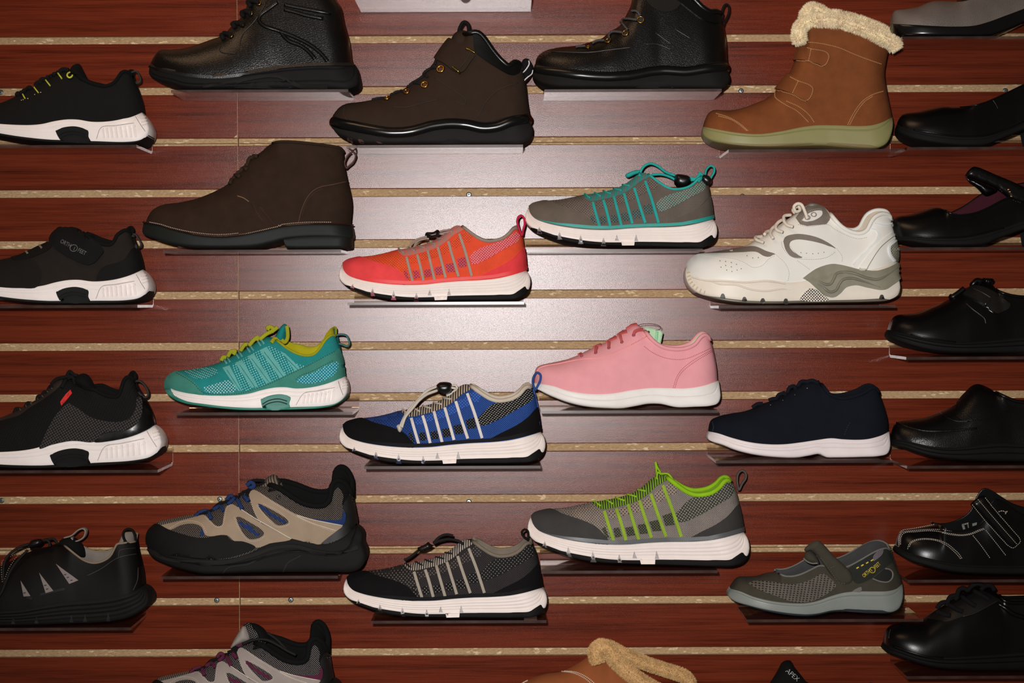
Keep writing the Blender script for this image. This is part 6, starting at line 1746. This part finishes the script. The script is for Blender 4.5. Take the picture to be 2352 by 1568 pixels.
s.stitch([[(232, 920), (240, 800), (270, 740), (320, 725), (500, 705), (700, 692), (880, 695)], [(255, 915), (262, 810), (300, 750), (500, 725), (700, 712), (880, 730), (1000, 752), (1170, 770), (1300, 750), (1420, 700), (1520, 665)], [(880, 740), (1000, 768), (1170, 782), (1310, 762), (1430, 715), (1530, 678)], [(240, 740), (290, 705), (450, 678), (650, 640), (790, 612)], [(360, 985), (380, 915), (440, 860), (550, 832), (680, 830), (830, 855), (950, 905), (1050, 985), (1130, 1060), (1180, 1140)], [(385, 950), (420, 890), (520, 850), (680, 842), (820, 868), (930, 920), (1030, 1000), (1110, 1080), (1165, 1150)], [(1335, 780), (1450, 920), (1600, 1130)], [(1530, 700), (1650, 850), (1850, 1105)], [(890, 690), (1000, 712), (1100, 720), (1250, 712), (1400, 655), (1460, 612)]], WT, dash=2.6, gap=1.8, r=0.00045, lift=0.0005)
s.stitch([[(1330, 315), (1480, 500), (1640, 690), (1860, 920), (1940, 962), (2000, 920), (2045, 860), (1900, 670), (1700, 440), (1500, 195)], [(1415, 240), (1600, 460), (1800, 690), (2000, 915)]], WT, dash=2.6, gap=1.8, r=0.00045, parent=st)
s.stitch([[(1720, 425), (1780, 410), (1830, 430), (1870, 410)], [(1850, 415), (1800, 490)]], WT, dash=3, gap=2, r=0.0006)
s.castable(li)
s.text('A346W', (1170, 628), 5.0, 14, WT, lift=0.001, name='size_print', parent=li)
for q in ([(1170, 632), (1205, 625), (1222, 680), (1190, 692)], [(1325, 600), (1395, 582), (1392, 620), (1330, 640)], [(1250, 590), (1262, 588), (1275, 660), (1262, 664)]):
    s.overlay('size_print', q, plain((120, 124, 120), 0.7), lift=0.0006, g=3, curved=False, parent=li)
shelf_for(s, 2080, 2486, 'clear acrylic shelf under the mary jane with white stitching')
# black oxford
s = Shoe('oxford_shoe', 'black leather lace-up oxford at the bottom right corner', 'shoe', (2000, 1320, 6.324))
f = [(197, 1015), (350, 1042), (550, 1110), (800, 1178), (1100, 1200), (1500, 1182), (2226, 1130), (2600, 1100), (2900, 1080)]
s.band('midsole', f, [(197, 1015), (194, 1080), (260, 1132), (450, 1205), (700, 1290), (1000, 1358), (1400, 1383), (2226, 1388), (2600, 1388), (2850, 1388), (2935, 1250), (2900, 1080)], SOLE, W=0.046, nV=24, grooves=(0.5, 0.8), gdepth=0.0014)
s.band('upper', [(205, 1010), (213, 890), (235, 795), (290, 742), (450, 692), (620, 666), (740, 650), (850, 575), (960, 500), (1060, 440), (1160, 370), (1270, 300), (1380, 240), (1480, 195), (1580, 180), (1680, 190), (1770, 210), (1850, 285), (1930, 368), (2010, 398), (2110, 408), (2226, 405), (2400, 395), (2600, 330), (2750, 295)], f, SM,
       right=[(2900, 1080), (2920, 800), (2750, 295)], W=0.0435, upper=True, open=(1750, 1950), nV=24, drop=3)
s.lining(BK); s.collar(SM, 0.0030)
for p in ([(960, 490), (1020, 410), (1120, 400), (1100, 450)], [(1110, 400), (1160, 315), (1260, 305), (1220, 360)], [(1255, 300), (1280, 220), (1340, 190), (1420, 230)], [(1400, 230), (1470, 160), (1560, 128), (1640, 165), (1600, 220)], [(1620, 190), (1700, 150), (1760, 165), (1800, 220)], [(1500, 250), (1650, 330), (1710, 370)], [(1330, 330), (1450, 420), (1525, 460)], [(1150, 450), (1250, 510), (1340, 540)], [(960, 540), (1080, 590), (1160, 600)]):
    s.tube('lace', p, 0.0034, BK2, d=0.012, per=5)
for c in ((1708, 368), (1522, 462), (1340, 540), (1155, 600)):
    s.ring('eyelet', c, 1.4, metal((160, 160, 160), 0.3), tube_r=0.0006)
s.overlay('eyestay', [(820, 640), (960, 560), (1160, 450), (1400, 320), (1600, 235), (1800, 330), (1860, 370), (1700, 450), (1500, 550), (1300, 620), (1100, 665), (900, 650)], leather((20, 17, 16), 0.35, 600, 0.15), lift=0.0014, g=8)
s.tube('seam', [(1330, 610), (1500, 560), (1700, 455), (1850, 375)], 0.0010, plain((34, 30, 28), 0.4), lift=0.0018)
s.tube('collar_roll', [(1850, 420), (1950, 480), (2060, 560), (2226, 620)], 0.0036, SM, lift=0.0)
s.tube('seam', [(290, 790), (270, 850), (265, 920)], 0.0008, plain((40, 36, 36), 0.4), lift=0.0003)
s.tube('welt', [(320, 1040), (550, 1115), (800, 1185), (1050, 1208)], 0.0013, SM, lift=0.0008)
shelf_for(s, 2076, 2480, 'clear acrylic shelf under the black oxford')

# ------------------------------------------------------------------ shoes cut by the bottom edge
TN2 = plain((140, 78, 42), 0.85, 0.2, 0.3, 700, var=0.06, tag='suede')
s = Shoe('slipper', 'tan slipper with golden fleece lining at the bottom edge', 'slipper', (1150, 1440, 3.136))
f = [(-20, 800), (100, 850), (350, 870), (800, 860), (1350, 850)]
s.band('outsole', f, [(-20, 800), (0, 900), (100, 940), (400, 950), (900, 950), (1300, 945), (1370, 900), (1350, 850)], rubber((120, 90, 60)), W=0.047, nV=12)
s.band('upper', [(-18, 795), (-10, 690), (30, 560), (130, 425), (220, 370), (330, 335), (440, 318), (560, 258), (660, 195), (720, 180), (800, 260), (900, 350), (1020, 430), (1150, 490), (1280, 530), (1330, 560)], f, TN2,
       right=[(1345, 850), (1350, 700), (1330, 560)], W=0.045, upper=True, open=(690, 800), nV=22, drop=3, far=0.006, taper=0.15)
FL = plain((206, 168, 116), 0.95, 0.1, var=0.12, tag='fleece')
s.lining(FL)
c1 = s.tube('fleece_collar', [(700, 250), (685, 175), (725, 140), (775, 165), (830, 245), (920, 325), (1020, 395), (1150, 470), (1280, 540)], 0.0100, FL, d=0.030, ry=0.011, nseg=12)
c2 = s.tube('fleece_collar', [(720, 145), (770, 140), (860, 185), (980, 235), (1100, 280), (1230, 320), (1330, 360), (1365, 420), (1340, 520)], 0.0088, FL, d=-0.026, ry=0.011, nseg=12)
s.fur('fleece_pile', c1, 16000, 0.0036, FL, parent=c1, seed=5, width=0.0005)
s.fur('fleece_pile', c2, 16000, 0.0036, FL, parent=c2, seed=6, width=0.0005)
s.stitch([[(440, 320), (520, 330), (600, 365), (680, 430)], [(460, 318), (540, 325), (620, 360), (700, 425)], [(120, 430), (140, 385), (200, 370)], [(130, 440), (155, 395), (205, 380)]], plain((206, 190, 164), 0.8), dash=2.2, gap=1.6, r=0.0008)
shelf_for(s, 1165, 1570, 'clear acrylic shelf under the tan fleece slipper')
s = Shoe('walking_shoe', 'black sneaker of which only the lettered tongue tip shows at the bottom edge', 'sneaker', (1150, 1440, 3.136))
f = [(1420, 820), (1600, 880), (2000, 890), (2400, 860), (2800, 830)]
s.band('midsole', f, [(1420, 820), (1415, 900), (1500, 960), (1900, 980), (2400, 980), (2750, 975), (2820, 920), (2800, 830)], rubber((30, 30, 30)), W=0.047, nV=12)
s.band('upper', [(1422, 815), (1440, 730), (1520, 680), (1700, 620), (1850, 530), (1960, 450), (2060, 420), (2200, 450), (2350, 560), (2500, 610), (2620, 560), (2700, 480), (2750, 490)], f, BK, right=[(2800, 830), (2790, 650), (2750, 490)], W=0.045, upper=True, open=(2080, 2250), nV=20, drop=3, far=0.006)
s.lining(BK); s.collar(BK, 0.0034)
tt = s.puff('tongue', [(1905, 450), (1945, 390), (1990, 318), (2025, 255), (2055, 239), (2088, 241), (2112, 280), (2160, 340), (2205, 401), (2240, 470), (2150, 500), (2000, 500)], BK, T=0.020)
s.castable(tt)
s.text('APEX', (2050, 318), 15.0, -42, plain((190, 188, 184), 0.6), parent=tt, lift=0.0006, offset=-0.012)
shelf_for(s, 1620, 2025, 'clear acrylic shelf under the black sneaker with a lettered tongue')
# empty-looking shelf cut by the top edge
shelf(815, 1221, 'clear acrylic shelf cut by the top edge above the brown hiking boot', y=-8)
